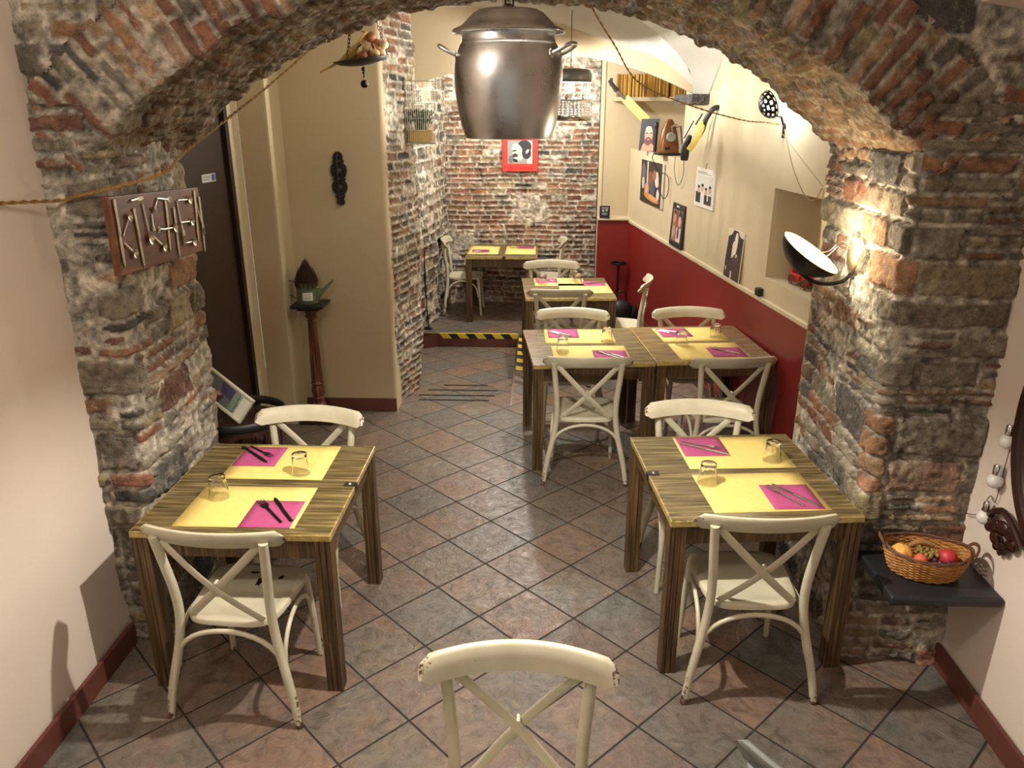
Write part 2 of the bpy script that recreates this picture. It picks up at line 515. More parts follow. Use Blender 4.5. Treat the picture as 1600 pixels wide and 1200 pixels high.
def L3(*c): return np.array(srgb(*c)[:3])
BRICK = [L3(146, 108, 84), L3(160, 122, 92), L3(128, 94, 75), L3(168, 138, 106), L3(142, 116, 96), L3(152, 106, 82)]
STONE = [L3(130, 120, 104), L3(144, 132, 112), L3(114, 106, 94), L3(158, 142, 110), L3(134, 124, 108), L3(92, 88, 82), L3(140, 128, 110)]
def masonry(a, b, seed, course=(.10, .17), seg=(.16, .36), p_big=0.45, amp=0.020, thin=(2, 3), pal=None, mortar=L3(176, 166, 150), joint=0.007, warp=0.014, red=0.5, smear=1.0):
    """a along the courses, b across them (metres). Returns height and colour."""
    rng = np.random.RandomState(seed)
    aw = a + warp * 1.1 * fbm(a, b, 5, seed + 1, 3) + 0.006 * fbm(a, b, 40, seed + 8, 2)
    bw = b + warp * 1.5 * fbm(a, b, 2.4, seed + 2, 2) + 0.005 * fbm(a, b, 30, seed + 9, 3)
    N = len(a)
    h = np.zeros(N); col = np.tile(mortar, (N, 1)); dist = np.full(N, -1.0)
    off = np.zeros(N)
    y = bw.min() - 0.01; ymax = bw.max() + 0.01; a0 = aw.min() - 0.3; a1 = aw.max() + 0.3
    def brickcol(): return BRICK[rng.randint(len(BRICK))] * rng.uniform(0.8, 1.2)
    def stonecol(): return STONE[rng.randint(len(STONE))] * rng.uniform(0.8, 1.2)
    while y < ymax:
        H = rng.uniform(*course)
        idx = np.nonzero((bw >= y) & (bw < y + H))[0]
        x = a0 + rng.uniform(0, 0.2)
        if len(idx):
            ai = aw[idx]; bi = bw[idx]
            order = np.argsort(ai); ai = ai[order]; bi = bi[order]; idx = idx[order]
        while x < a1 and len(idx):
            Ls = rng.uniform(*seg)
            s0, s1 = np.searchsorted(ai, [x, x + Ls])
            big = rng.rand() < p_big
            rows = 1 if big else rng.randint(thin[0], thin[1] + 1)
            yy = y
            for r in range(rows):
                hh = H / rows
                cuts = [x, x + Ls]
                if not big and Ls > 0.24 and rng.rand() < 0.75: cuts = [x, x + Ls * rng.uniform(.35, .65), x + Ls]
                for c0, c1 in zip(cuts[:-1], cuts[1:]):
                    isb = rng.rand() < (red * 0.4 if big else red)
                    cc = brickcol() if isb else stonecol()
                    o = rng.uniform(-0.35, 0.6) * amp
                    miss = rng.rand() < 0.05
                    e0, e1 = np.searchsorted(ai, [c0, c1])
                    if e1 <= e0: continue
                    u = ai[e0:e1]; v = bi[e0:e1]
                    m = (v >= yy) & (v < yy + hh)
                    if not m.any(): continue
                    ii = idx[e0:e1][m]
                    d = np.minimum(np.minimum(u[m] - c0, c1 - u[m]), np.minimum(v[m] - yy, yy + hh - v[m]) * 1.0) - joint * rng.uniform(0.5, 1.4)
                    dist[ii] = -1 if miss else d
                    off[ii] = o
                    col[ii] = cc
                yy += hh
            x += Ls
        y += H
    n1 = fbm(a, b, 9, seed + 3, 4); n2 = fbm(a, b, 34, seed + 4, 3)
    sm_ = fbm(a, b, 2.6, seed + 6, 4)                       # where old mortar is smeared over the joints
    n3 = vnoise(a, b, 75, seed + 12)
    d = dist + 0.007 * n2 + 0.004 * n1 + 0.004 * n3 - np.clip(sm_ - 0.12, 0, 1) * 0.09 * smear
    t = np.clip(d / 0.009, 0, 1); t = t * t * (3 - 2 * t)
    fill = np.clip(sm_ * 3 + 0.5, 0, 1) * amp * 0.8
    h = t * (amp + off) + (1 - t) * (n1 * 0.010 - 0.004 + fill) + n1 * 0.013 + n2 * 0.008 + n3 * 0.004
    t2 = np.clip(d / 0.004, 0, 1)[:, None]
    var = (1 + 0.5 * n1 + 0.5 * n2)[:, None]
    out = col * t2 + (mortar * (1 + 0.8 * n2[:, None])) * (1 - t2)
    out = np.clip(out * var, 0.004, 1)
    deep = np.clip(-h * 60, 0, 1)[:, None] * (1 - t2)
    return h, out, n1

def grid_mesh(name, P, nu, nv, col, mat, kind='structure', mask=None):
    idx = np.arange(nu * nv).reshape(nu, nv)
    q = np.stack([idx[:-1, :-1], idx[1:, :-1], idx[1:, 1:], idx[:-1, 1:]], -1).reshape(-1, 4)
    if mask is not None:
        q = q[mask[q].all(axis=1)]
    me = bpy.data.meshes.new(name)
    me.vertices.add(len(P)); me.vertices.foreach_set('co', P.astype(np.float32).ravel())
    me.loops.add(q.size); me.loops.foreach_set('vertex_index', q.astype(np.int32).ravel())
    me.polygons.add(len(q)); me.polygons.foreach_set('loop_start', np.arange(0, q.size, 4, dtype=np.int32))
    me.polygons.foreach_set('loop_total', np.full(len(q), 4, dtype=np.int32))
    me.update(calc_edges=True)
    at = me.attributes.new('stone', 'FLOAT_COLOR', 'POINT')
    c4 = np.concatenate([col, np.ones((len(col), 1))], 1).astype(np.float32)
    at.data.foreach_set('color', c4.ravel())
    me.polygons.foreach_set('use_smooth', np.ones(len(q), dtype=bool))
    me.materials.append(mat)
    o = bpy.data.objects.new(name, me); C.objects.link(o)
    tag(o, kind=kind)
    return o

def path_samples(pts, step):
    """dense polyline with normals (left of travel -> pass pts so that the outward side is to the right)"""
    P = np.array(pts, float)
    seg = np.linalg.norm(P[1:] - P[:-1], axis=1); s = np.concatenate([[0], np.cumsum(seg)])
    n = int(s[-1] / step) + 1
    t = np.linspace(0, s[-1], n)
    X = np.interp(t, s, P[:, 0]); Y = np.interp(t, s, P[:, 1])
    k = max(1, int(0.03 / step))
    def sm(v):
        w = np.concatenate([np.full(k, v[0]), v, np.full(k, v[-1])])
        return np.convolve(w, np.ones(2 * k + 1) / (2 * k + 1), 'valid')
    X = sm(X); Y = sm(Y)
    dx = np.gradient(X); dy = np.gradient(Y); l = np.hypot(dx, dy)
    return t, X, Y, dy / l, -dx / l

def pier(name, pts, z0, z1, step, seed, bulge=0.0, **kw):
    t, X, Y, nx, ny = path_samples(pts, step)
    nz = int((z1 - z0) / step) + 1
    z = np.linspace(z0, z1, nz)
    T, Z = np.meshgrid(t, z, indexing='ij')
    h, col, n1 = masonry(T.ravel(), Z.ravel(), seed, **kw)
    big = fbm(T.ravel(), Z.ravel(), 1.6, seed + 50, 2) * 0.03
    h = h + big + bulge * np.clip(0.55 - Z.ravel(), 0, 1) ** 1.5
    NX = np.repeat(nx, nz); NY = np.repeat(ny, nz)
    P = np.stack([np.repeat(X, nz) + NX * h, np.repeat(Y, nz) + NY * h, Z.ravel()], 1)
    return grid_mesh(name, P, len(t), nz, col, M['masonry'])

RUB = dict(course=(.11, .19), seg=(.17, .40), p_big=.40, amp=.017, red=.46, joint=.008, mortar=L3(190, 180, 162))
# left pier: plaster side, front face, corner, reveal, far corner   (outward = right of travel)
pier('wall_pier_left', [(-1.95, 2.95), (-1.685, 2.955), (-1.70, 3.40), (-1.735, 3.79), (-2.02, 3.84)], -0.02, 2.36, 0.0085, 11, bulge=0.02, **RUB)
pier('wall_pier_right', [(1.72, 4.02), (1.425, 3.98), (1.40, 3.45), (1.375, 2.955), (1.86, 2.955)], -0.02, 2.36, 0.0085, 23, bulge=0.05, **RUB)

# arch ring: voussoirs on the face, brick soffit
CX, CZ, RR = -0.145, 2.215 - 1.575, 2.175
def arch():
    step = 0.0085
    th0, th1 = -rad(47), rad(47)
    nu = int(RR * (th1 - th0) / step)
    th = np.linspace(th0, th1, nu)
    s = np.arange(-0.30, 1.12, step); ns = len(s)
    # section: s<0 up the face (radial), s>0 back along the soffit, rounded corner
    rr = np.where(s < 0, RR - s, RR); yy = np.where(s < 0, 2.955, 2.955 + s)
    k = 3
    def sm(v):
        w = np.concatenate([np.full(k, v[0]) + (v[0] - v[1]) * np.arange(k, 0, -1), v, np.full(k, v[-1]) + (v[-1] - v[-2]) * np.arange(1, k + 1)])
        return np.convolve(w, np.ones(2 * k + 1) / (2 * k + 1), 'valid')
    rr = sm(rr); yy = sm(yy)
    dr = np.gradient(rr); dy = np.gradient(yy); l = np.hypot(dr, dy)
    nr = -dy / l; ny = dr / l          # outward: to -r on the soffit, to -y on the face
    TH, S = np.meshgrid(th, s, indexing='ij')
    a = S.ravel(); b = (TH * RR).ravel()
    h, col, n1 = masonry(a + 5, b + 5, 41, course=(.052, .068), seg=(.25, .33), smear=0.25, p_big=1.0, amp=.012, red=1.9, joint=.0075, warp=.006, mortar=L3(176, 164, 146))
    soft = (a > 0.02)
    # the soffit is duller and browner than the face
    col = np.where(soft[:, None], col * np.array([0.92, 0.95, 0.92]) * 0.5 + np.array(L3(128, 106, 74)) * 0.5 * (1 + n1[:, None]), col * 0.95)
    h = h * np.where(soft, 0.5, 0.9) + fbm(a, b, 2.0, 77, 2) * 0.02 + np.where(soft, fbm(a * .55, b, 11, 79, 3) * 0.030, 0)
    R_ = np.tile(rr, nu) + np.tile(nr, nu) * h; Y_ = np.tile(yy, nu) + np.tile(ny, nu) * h
    # depth of the barrel: right end runs to y 3.98, left to 3.79
    tt = np.clip((TH.ravel() + 0.7) / 1.4, 0, 1)
    depth = lerp(0.86, 1.03, tt)
    m = a > 0.1
    Y_ = np.where(m, 2.955 + 0.1 + (Y_ - 3.055) * (depth - 0.1) / 1.01, Y_)
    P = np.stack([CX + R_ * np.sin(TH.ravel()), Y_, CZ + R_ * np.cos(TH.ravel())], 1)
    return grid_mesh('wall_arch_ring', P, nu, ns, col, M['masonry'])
arch()

def spandrel(name, y, x0, x1, z0, z1, step, seed, face, rin):
    nx = int((x1 - x0) / step) + 1; nz = int((z1 - z0) / step) + 1
    X, Z = np.meshgrid(np.linspace(x0, x1, nx), np.linspace(z0, z1, nz), indexing='ij')
    X = X.ravel(); Z = Z.ravel()
    h, col, n1 = masonry(X + 3, Z, seed, **RUB)
    P = np.stack([X, y + face * h, Z], 1)
    r = np.hypot(X - CX, Z - CZ)
    return grid_mesh(name, P if face < 0 else P, nx, nz, col, M['masonry'], mask=(r > rin))
spandrel('wall_arch_front', 2.962, -1.95, 1.86, 2.18, 3.35, 0.011, 61, -1, RR + 0.275)

def brickwork(name, pts, z0, z1, step, seed, **kw):
    d = dict(course=(.052, .074), seg=(.13, .27), p_big=1.0, amp=.009, red=1.9, joint=.009, warp=.012, mortar=L3(206, 194, 174))
    d.update(kw)
    return pier(name, pts, z0, z1, step, seed, **d)
# brick end of the plastered cross wall in the second room
brickwork('wall_brick_pier', [(-1.30, 8.35), (-1.20, 7.2), (-1.04, 6.62), (-1.015, 6.50), (-1.11, 6.10), (-1.165, 5.915), (-1.22, 5.93)], -0.3, 3.2, 0.011, 71, bulge=0.14, red=1.5)
brickwork('wall_back', [(0.95, 9.64), (-1.20, 9.64)], -0.02, 3.3, 0.011, 83, red=2.2)
brickwork('wall_back_left', [(-1.13, 9.7), (-1.18, 8.9), (-1.32, 8.1)], -0.3, 3.3, 0.012, 91, red=.35, course=(.09, .15), seg=(.12, .3), amp=.02)

# ---------------------------------------------------------------- plaster walls, floor, vaults
def struct(name, mb, mats, **kw):
    kw.setdefault('smooth', False)
    o = mb.build(name, mats, **kw)
    return tag(o, kind='structure')

# floor with the sunken ramp cut out of it (ramp x -1.30..-0.235, y 6.0..8.18)
f = MB()
RX0, RX1, RY0, RY1 = -1.34, -0.235, 6.0, 8.18
def fl(x0, y0, x1, y1, z00=0, z11=0):
    f.add([(x0, y0, z00), (x1, y0, z00), (x1, y1, z11), (x0, y1, z11)], [(0, 1, 2, 3)])
fl(-2.6, -2.0, 2.4, RY0); fl(-2.6, RY0, RX0, RY1); fl(RX1, RY0, 2.4, RY1); fl(-2.6, RY1, 2.4, 10.0)
fl(RX0, RY0, RX1, RY1, 0, -0.15)
struct('floor', f, M['floor'])
w = MB()
w.add([(RX0, RY1 - .001, 0), (RX1, RY1 - .001, 0), (RX1, RY1 - .001, -0.16), (RX0, RY1 - .001, -0.16)], [(0, 1, 2, 3)])
w.add([(RX1 + .001, RY0, 0), (RX1 + .001, RY1, 0), (RX1 + .001, RY1, -0.16)], [(0, 1, 2)])
w.add([(-1.12, RY1 - .002, 0), (-1.40, RY1 - 0.22, 0), (-1.40, RY1 - .22, -.16), (-1.12, RY1 - .002, -0.16)], [(0, 1, 2, 3)])
struct('trim_1', w, M['baseboard'])
e = MB(); e.box((RX1 + 0.008, 7.0, 0.003), (0.016, 2.0, 0.006)); struct('trim_2', e, M['steel'])

# foreground side walls
w = MB(); w.box((-2.02, 0.5, 1.75), (0.28, 4.98, 3.5)); struct('wall_left', w, M['plaster_pink'])
w = MB(); w.box((1.955, 0.5, 1.75), (0.30, 4.98, 3.5)); struct('wall_right', w, M['plaster_pink'])
def baseboard(name, x, y0, y1, side):
    b = MB(); b.box((x - side * 0.008, (y0 + y1) / 2, 0.055), (0.018, y1 - y0, 0.11))
    struct(name, b, M['baseboard'], bevel=0.004)
baseboard('baseboard_left', -1.868, -1.9, 2.93, -1)
baseboard('baseboard_right', 1.795, -1.9, 2.93, 1)
# foreground ceiling: flat field with a curved springing down the right wall
c = MB()
prof = [(-2.0, 3.3), (0.9, 3.3), (1.2, 3.12), (1.38, 2.86), (1.47, 2.68), (1.60, 2.66), (1.86, 2.665)]
for (xa, za), (xb, zb) in zip(prof[:-1], prof[1:]):
    c.quad((xa, -1.9, za), (xb, -1.9, zb), (xb, 2.93, zb), (xa, 2.93, za))
struct('ceiling', c, M['plaster_pink'], smooth=True)

# back side of the arch wall and of the spandrel
w = MB()
n = 28
pa = [(CX + (RR + .02) * math.sin(lerp(-rad(47), rad(47), i / n)), CZ + (RR + .02) * math.cos(lerp(-rad(47), rad(47), i / n))) for i in range(n + 1)]
for (xa, za), (xb, zb) in zip(pa[:-1], pa[1:]):
    ya = lerp(3.77, 3.95, (xa + 1.7) / 3.1); yb = lerp(3.77, 3.95, (xb + 1.7) / 3.1)
    w.quad((xa, ya, za), (xb, yb, zb), (xb, yb, 3.5), (xa, ya, 3.5))
w.quad((-2.6, 3.78, 0), (-1.9, 3.78, 0), (-1.9, 3.78, 3.5), (-2.6, 3.78, 3.5))
w.quad((-1.9, 3.78, 2.2), (pa[0][0], 3.77, 2.1), (pa[0][0], 3.77, 3.5), (-1.9, 3.78, 3.5))
w.quad((1.40, 3.96, 0), (1.9, 3.96, 0), (1.9, 3.96, 3.5), (1.40, 3.96, 3.5))
struct('wall_arch_back', w, M['plaster_cream'])

# second room, left side: door wall, jamb steps, cross wall
w = MB()
w.quad((-2.34, 3.7, 0), (-2.24, 4.50, 0), (-2.24, 4.50, 3.4), (-2.34, 3.7, 3.4))
w.quad((-2.24, 4.50, 2.42), (-2.135, 5.42, 2.42), (-2.135, 5.42, 3.4), (-2.24, 4.50, 3.4))
w.quad((-2.13, 5.42, 0), (-2.095, 5.57, 0), (-2.095, 5.57, 3.4), (-2.13, 5.42, 3.4))
struct('wall_door_side', w, M['plaster_cream'])
w = MB(); w.box((-1.965 - 0.03, 5.57 + 0.165, 1.6), (0.20, 0.33, 3.4)); struct('wall_jamb', w, M['plaster_tan'], bevel=0.006)
w = MB(); w.box((-1.60, 5.99, 1.6), (0.90, 0.23, 3.4)); struct('wall_cross', w, M['plaster_tan'], bevel=0.03, seg=4)
w = MB(); w.box((-1.895, 5.735, 1.6), (0.012, 0.325, 3.4)); struct('wall_jamb_lit_side', w, M['plaster_cream'])  # lighter plaster puts the stronger light on this side into the colour
b = MB(); b.box((-1.525, 5.868, 0.055), (0.74, 0.016, 0.11)); struct('baseboard_back', b, M['baseboard'], bevel=0.004)
d = MB()
Md = frame((-2.235, 4.52, 0), (0.105, 0.90, 0))
d.box((0.45, 1.20, -0.03), (0.90, 2.40, 0.04), Md)
do = struct('door_1', d, M['door'], bevel=0.003)
d = MB()
d.box((0.02, 1.21, 0.0), (0.045, 2.42, 0.05), Md); d.box((0.885, 1.21, 0.0), (0.045, 2.42, 0.05), Md); d.box((0.45, 2.40, 0.0), (0.90, 0.045, 0.05), Md)
d.build('door_frame', M['door_frame'], do, smooth=False, bevel=0.003)
d = MB(); d.tube([Md @ Vector((0.12, 1.02, 0.0)), Md @ Vector((0.12, 1.02, 0.06)), Md @ Vector((0.24, 1.02, 0.06))], 0.009)
d.build('door_handle', M['steel'], do)

# right wall of the second room: oblique, red dado below a ledge, niches
WA, WB = Vector((1.7645, 3.9195, 0)), Vector((1.0657, 9.3538, 0))
wd = (WB - WA).normalized(); wn = Vector((-wd.y, wd.x, 0))      # wn points into the room (to -x)
WL = (WB - WA).length
Mw = frame(WA, wd)                                               # x along wall (deeper), y up, z out of ...
sgn = 1 if (Mw.to_3x3() @ Vector((0, 0, 1))).x < 0 else -1       # local z that points into the room
def wp(u, z, out=0.0): return WA + wd * u + Vector((0, 0, z)) + wn * out
def uof(y): return (y - WA.y) / wd.y
def wbox(mb, u0, u1, z0, z1, o0, o1):
    P = [wp(u, z, o) for o in (o0, o1) for (u, z) in ((u0, z0), (u1, z0), (u1, z1), (u0, z1))]
    mb.add(P, [(0, 1, 2, 3), (7, 6, 5, 4), (0, 4, 5, 1), (1, 5, 6, 2), (2, 6, 7, 3), (3, 7, 4, 0)])
T_ = 0.30
w = MB(); wbox(w, 0, WL + .3, 0, 1.0523, -T_, 0.012); struct('wall_dado', w, M['red_wall'])
b = MB(); wbox(b, 0, WL - .01, 0, 0.09, 0.012, 0.024); struct('baseboard_dado', b, M['baseboard'])
l = MB(); wbox(l, 0, WL + .02, 1.0523, 1.0894, -0.02, 0.022); struct('trim_3', l, M['ledge'], bevel=0.008, seg=3)
uN0, uN1 = uof(4.6081), uof(5.4025)        # toy niche
uP0 = uof(7.5106)                        # projector niche starts
w = MB()
zd = 1.0523
wbox(w, 0, uN0, zd, 3.4, -T_, 0.0)
wbox(w, uN0, uN1, zd, 1.2292, -T_, 0.0); wbox(w, uN0, uN1, 1.8362, 3.4, -T_, 0.0)
wbox(w, uN1, uP0, zd, 3.4, -T_, 0.0)
wbox(w, uP0, WL + .15, zd, 1.8945, -T_ - .5, 0.0)
wbox(w, uP0, WL + .15, 2.95, 3.4, -T_ - .5, 0.0)
struct('wall_oblique', w, M['plaster_cream'])
w = MB(); wbox(w, uN0 - .05, uN1 + .05, 1.2, 1.95, -T_ - 0.05, -T_ + 0.05); wbox(w, uP0 - .4, uP0, 1.9, 3.4, -T_ - 0.6, -T_); struct('wall_niche_back', w, M['plaster_tan'])
w = MB(); w.box((1.43, 9.585, 1.75), (1.50, 0.14, 3.5)); struct('wall_niche_end', w, M['plaster_tan'])
w = MB(); w.box((0.885, 9.435, 0.54), (0.39, 0.16, 1.08)); struct('wall_dado_end', w, M['red_wall'])
l = MB(); l.box((0.885, 9.425, 1.095), (0.41, 0.20, 0.028)); struct('trim_4', l, M['ledge'], bevel=0.006)
w = MB(); w.box((0.705, 9.62, 1.75), (0.05, 0.24, 3.5)); struct('wall_return', w, M['plaster_cream'], bevel=0.008)
s_ = MB(); s_.box((1.29, 9.35, 2.4294), (0.95, 0.36, 0.045)); struct('trim_5', s_, M['plaster_tan'], bevel=0.004)

# cross arch that carries the vault, seen behind the pot
lo = [(-1.1653, 2.4983), (-0.7627, 2.6148), (-0.3708, 2.6943), (0, 2.7367), (0.3856, 2.7367), (0.7881, 2.6413), (1.0593, 2.546), (1.3136, 2.4347)]
up = [(-1.1653, 3.2081), (-0.7733, 3.1445), (-0.3708, 3.0915), (0.0212, 3.0227), (0.5085, 2.8691), (0.9534, 2.7314), (1.1653, 2.5936), (1.3136, 2.4665)]
lo_s = [p for p in spline([(x, 0, z) for x, z in lo], 4)]; up_s = [p for p in spline([(x, 0, z) for x, z in up], 4)]
w = MB()
YF = 6.9915
for i in range(len(lo_s) - 1):
    a, b_, c_, d_ = lo_s[i], lo_s[i + 1], up_s[i + 1], up_s[i]
    w.quad((a.x, YF, a.z), (b_.x, YF, b_.z), (c_.x, YF, c_.z), (d_.x, YF, d_.z))
struct('wall_cross_arch', w, M['plaster_tan'], smooth=True)
w = MB()
for i in range(len(lo_s) - 1):
    a, b_ = lo_s[i], lo_s[i + 1]
    w.quad((a.x, YF, a.z), (a.x, YF + 0.28, a.z + .02), (b_.x, YF + 0.28, b_.z + .02), (b_.x, YF, b_.z))
    w.quad((a.x, YF + .28, a.z + .02), (a.x, YF + 0.28, 3.4), (b_.x, YF + 0.28, 3.4), (b_.x, YF + .28, b_.z + .02))
struct('wall_cross_arch_soffit', w, M['vault_white'], smooth=True)
# vault cells of the second room
G = spline([(1.2712, 6.9915, 2.4559), (1.1864, 6.8008, 2.636), (0.9195, 6.4619, 2.8373), (0.6981, 6.1441, 2.9326), (0.3602, 5.6144, 3.0174), (0, 5.0847, 3.0703), (-0.4237, 4.4492, 3.1021)], 5)
def resample(P, n):
    P = [Vector(p) for p in P]; L = [0]
    for a, b_ in zip(P[:-1], P[1:]): L.append(L[-1] + (b_ - a).length)
    out = []
    for i in range(n):
        t = L[-1] * i / (n - 1); k = max(j for j in range(len(L)) if L[j] <= t + 1e-9); k = min(k, len(P) - 2)
        out.append(P[k].lerp(P[k + 1], (t - L[k]) / max(1e-9, L[k + 1] - L[k])))
    return out
def loft(A, B, n, m, bulge, bdir=(0, 0, 1)):
    A = resample(A, n); B = resample(B, n); bd = Vector(bdir)
    mb = MB(); vs = []
    for i in range(n):
        for j in range(m):
            t = j / (m - 1)
            vs.append(A[i].lerp(B[i], t) + bd * bulge * 4 * t * (1 - t) * (i / (n - 1)))
    fs = [(i * m + j, (i + 1) * m + j, (i + 1) * m + j + 1, i * m + j + 1) for i in range(n - 1) for j in range(m - 1)]
    mb.add(vs, fs); return mb
edge_up = [Vector((p.x, YF, p.z)) for p in reversed(up_s)]
struct('ceiling_vault_back', loft(edge_up, G + [Vector((-1.2, 4.0, 3.1))], 26, 8, 0.03), M['vault_white'], smooth=True)
wallc = spline([(1.3771, 6.8856, 2.4453), (1.4248, 6.5466, 2.7949), (1.4513, 6.303, 3.0174), (1.5148, 5.8263, 3.2504), (1.6419, 4.8729, 3.3775), (1.7161, 4.2373, 3.4093)], 5)
struct('ceiling_vault_right', loft(G, wallc, 26, 8, 0.12), M['vault_white'], smooth=True)
c = MB(); c.quad((-2.7, 3.7, 3.2), (-0.2, 3.7, 3.2), (-0.6, 6.99, 3.22), (-2.7, 6.99, 3.1)); struct('ceiling_vault_left', c, M['vault_white'])
c = MB(); c.quad((-1.6, 6.9, 3.12), (2.1, 6.9, 3.12), (1.9, 9.8, 3.1), (-1.6, 9.8, 3.1)); struct('ceiling_back', c, M['vault_white'])
# dark stone capital under the vault springing
cp = MB()
rng = random.Random(5)
cp.box((0, 0, 0), (0.20, 0.34, 0.075))
Mc = Matrix.Translation(wp(uof(7.1186), 2.4083, 0.05)) @ Matrix.Rotation(math.atan2(-wd.x, wd.y), 4, 'Z')
bm = bmesh.new()
bmesh.ops.create_cube(bm, size=1.0)
bmesh.ops.subdivide_edges(bm, edges=bm.edges[:], cuts=9, use_grid_fill=True)
for v in bm.verts:
    n_ = Vector(v.co).normalized()
    v.co = Vector((v.co.x * 0.20, v.co.y * 0.50, v.co.z * 0.075)) + n_ * rng.uniform(-0.008, 0.008)
    v.co = Mc @ v.co
me = bpy.data.meshes.new('trim_6'); bm.to_mesh(me); bm.free()
me.materials.append(plain('capital_stone', srgb(78, 74, 72), 0.85, var=0.4, scale=30, bump=0.8))
o = bpy.data.objects.new('trim_6', me); C.objects.link(o); tag(o, kind='structure')
# hazard tape and anti-slip strips
def tape(name, x0, x1, y, zt, zb, label):
    t = MB(); n = 9; L = (x1 - x0); k = L / n; s = k * 0.5
    for i in range(n):
        t.mi = i % 2
        xa = x0 + i * k; xb = xa + k
        t.add([(xa, y, zt), (xb, y, zt), (min(x1, xb + s), y, zb), (min(x1, xa + s), y, zb)], [(0, 3, 2, 1)])
    t.mi = 0; t.quad((x0, y, zt), (x1, y, zt), (x1, y + .02, zt + .001), (x0, y + .02, zt + .001))
    o = t.build(name, [M['tape_yellow'], M['tape_black']], smooth=False); return tag(o, label, 'tape')
tape('hazard_tape', -1.10, RX1, RY1 - 0.004, 0.002, -0.055, 'yellow and black striped tape along the lip of the step below the back room')
t = MB()
for i in range(10):
    t.mi = i % 2; y0 = 6.95 + i * 0.12
    t.quad((RX1 + .02, y0, .004), (RX1 + .085, y0 - .03, .004), (RX1 + .085, y0 + .09, .004), (RX1 + .02, y0 + .12, .004))
tag(t.build('hazard_tape', [M['tape_yellow'], M['tape_black']], smooth=False), 'yellow and black striped tape on the floor beside the ramp edge, left of the tables', 'tape')
for i, (y, xa, xb) in enumerate([(6.16, -1.02, -0.42), (6.30, -1.04, -0.38), (6.46, -0.98, -0.36), (6.62, -0.86, -0.46)]):
    t = MB(); z = -0.15 * (y - RY0) / (RY1 - RY0) + 0.003
    t.box(((xa + xb) / 2, y, z), (xb - xa, 0.022, 0.003))
    lab = ['dark anti-slip strip across the ramp, the one nearest the dining floor', 'dark anti-slip strip across the ramp, second from the near end', 'dark anti-slip strip across the ramp, third from the near end', 'dark anti-slip strip across the ramp, shortest and deepest one'][i]
    tag(t.build('anti_slip_strip', M['anti_slip'], smooth=False), lab, 'strip', 'anti-slip strips on the ramp')
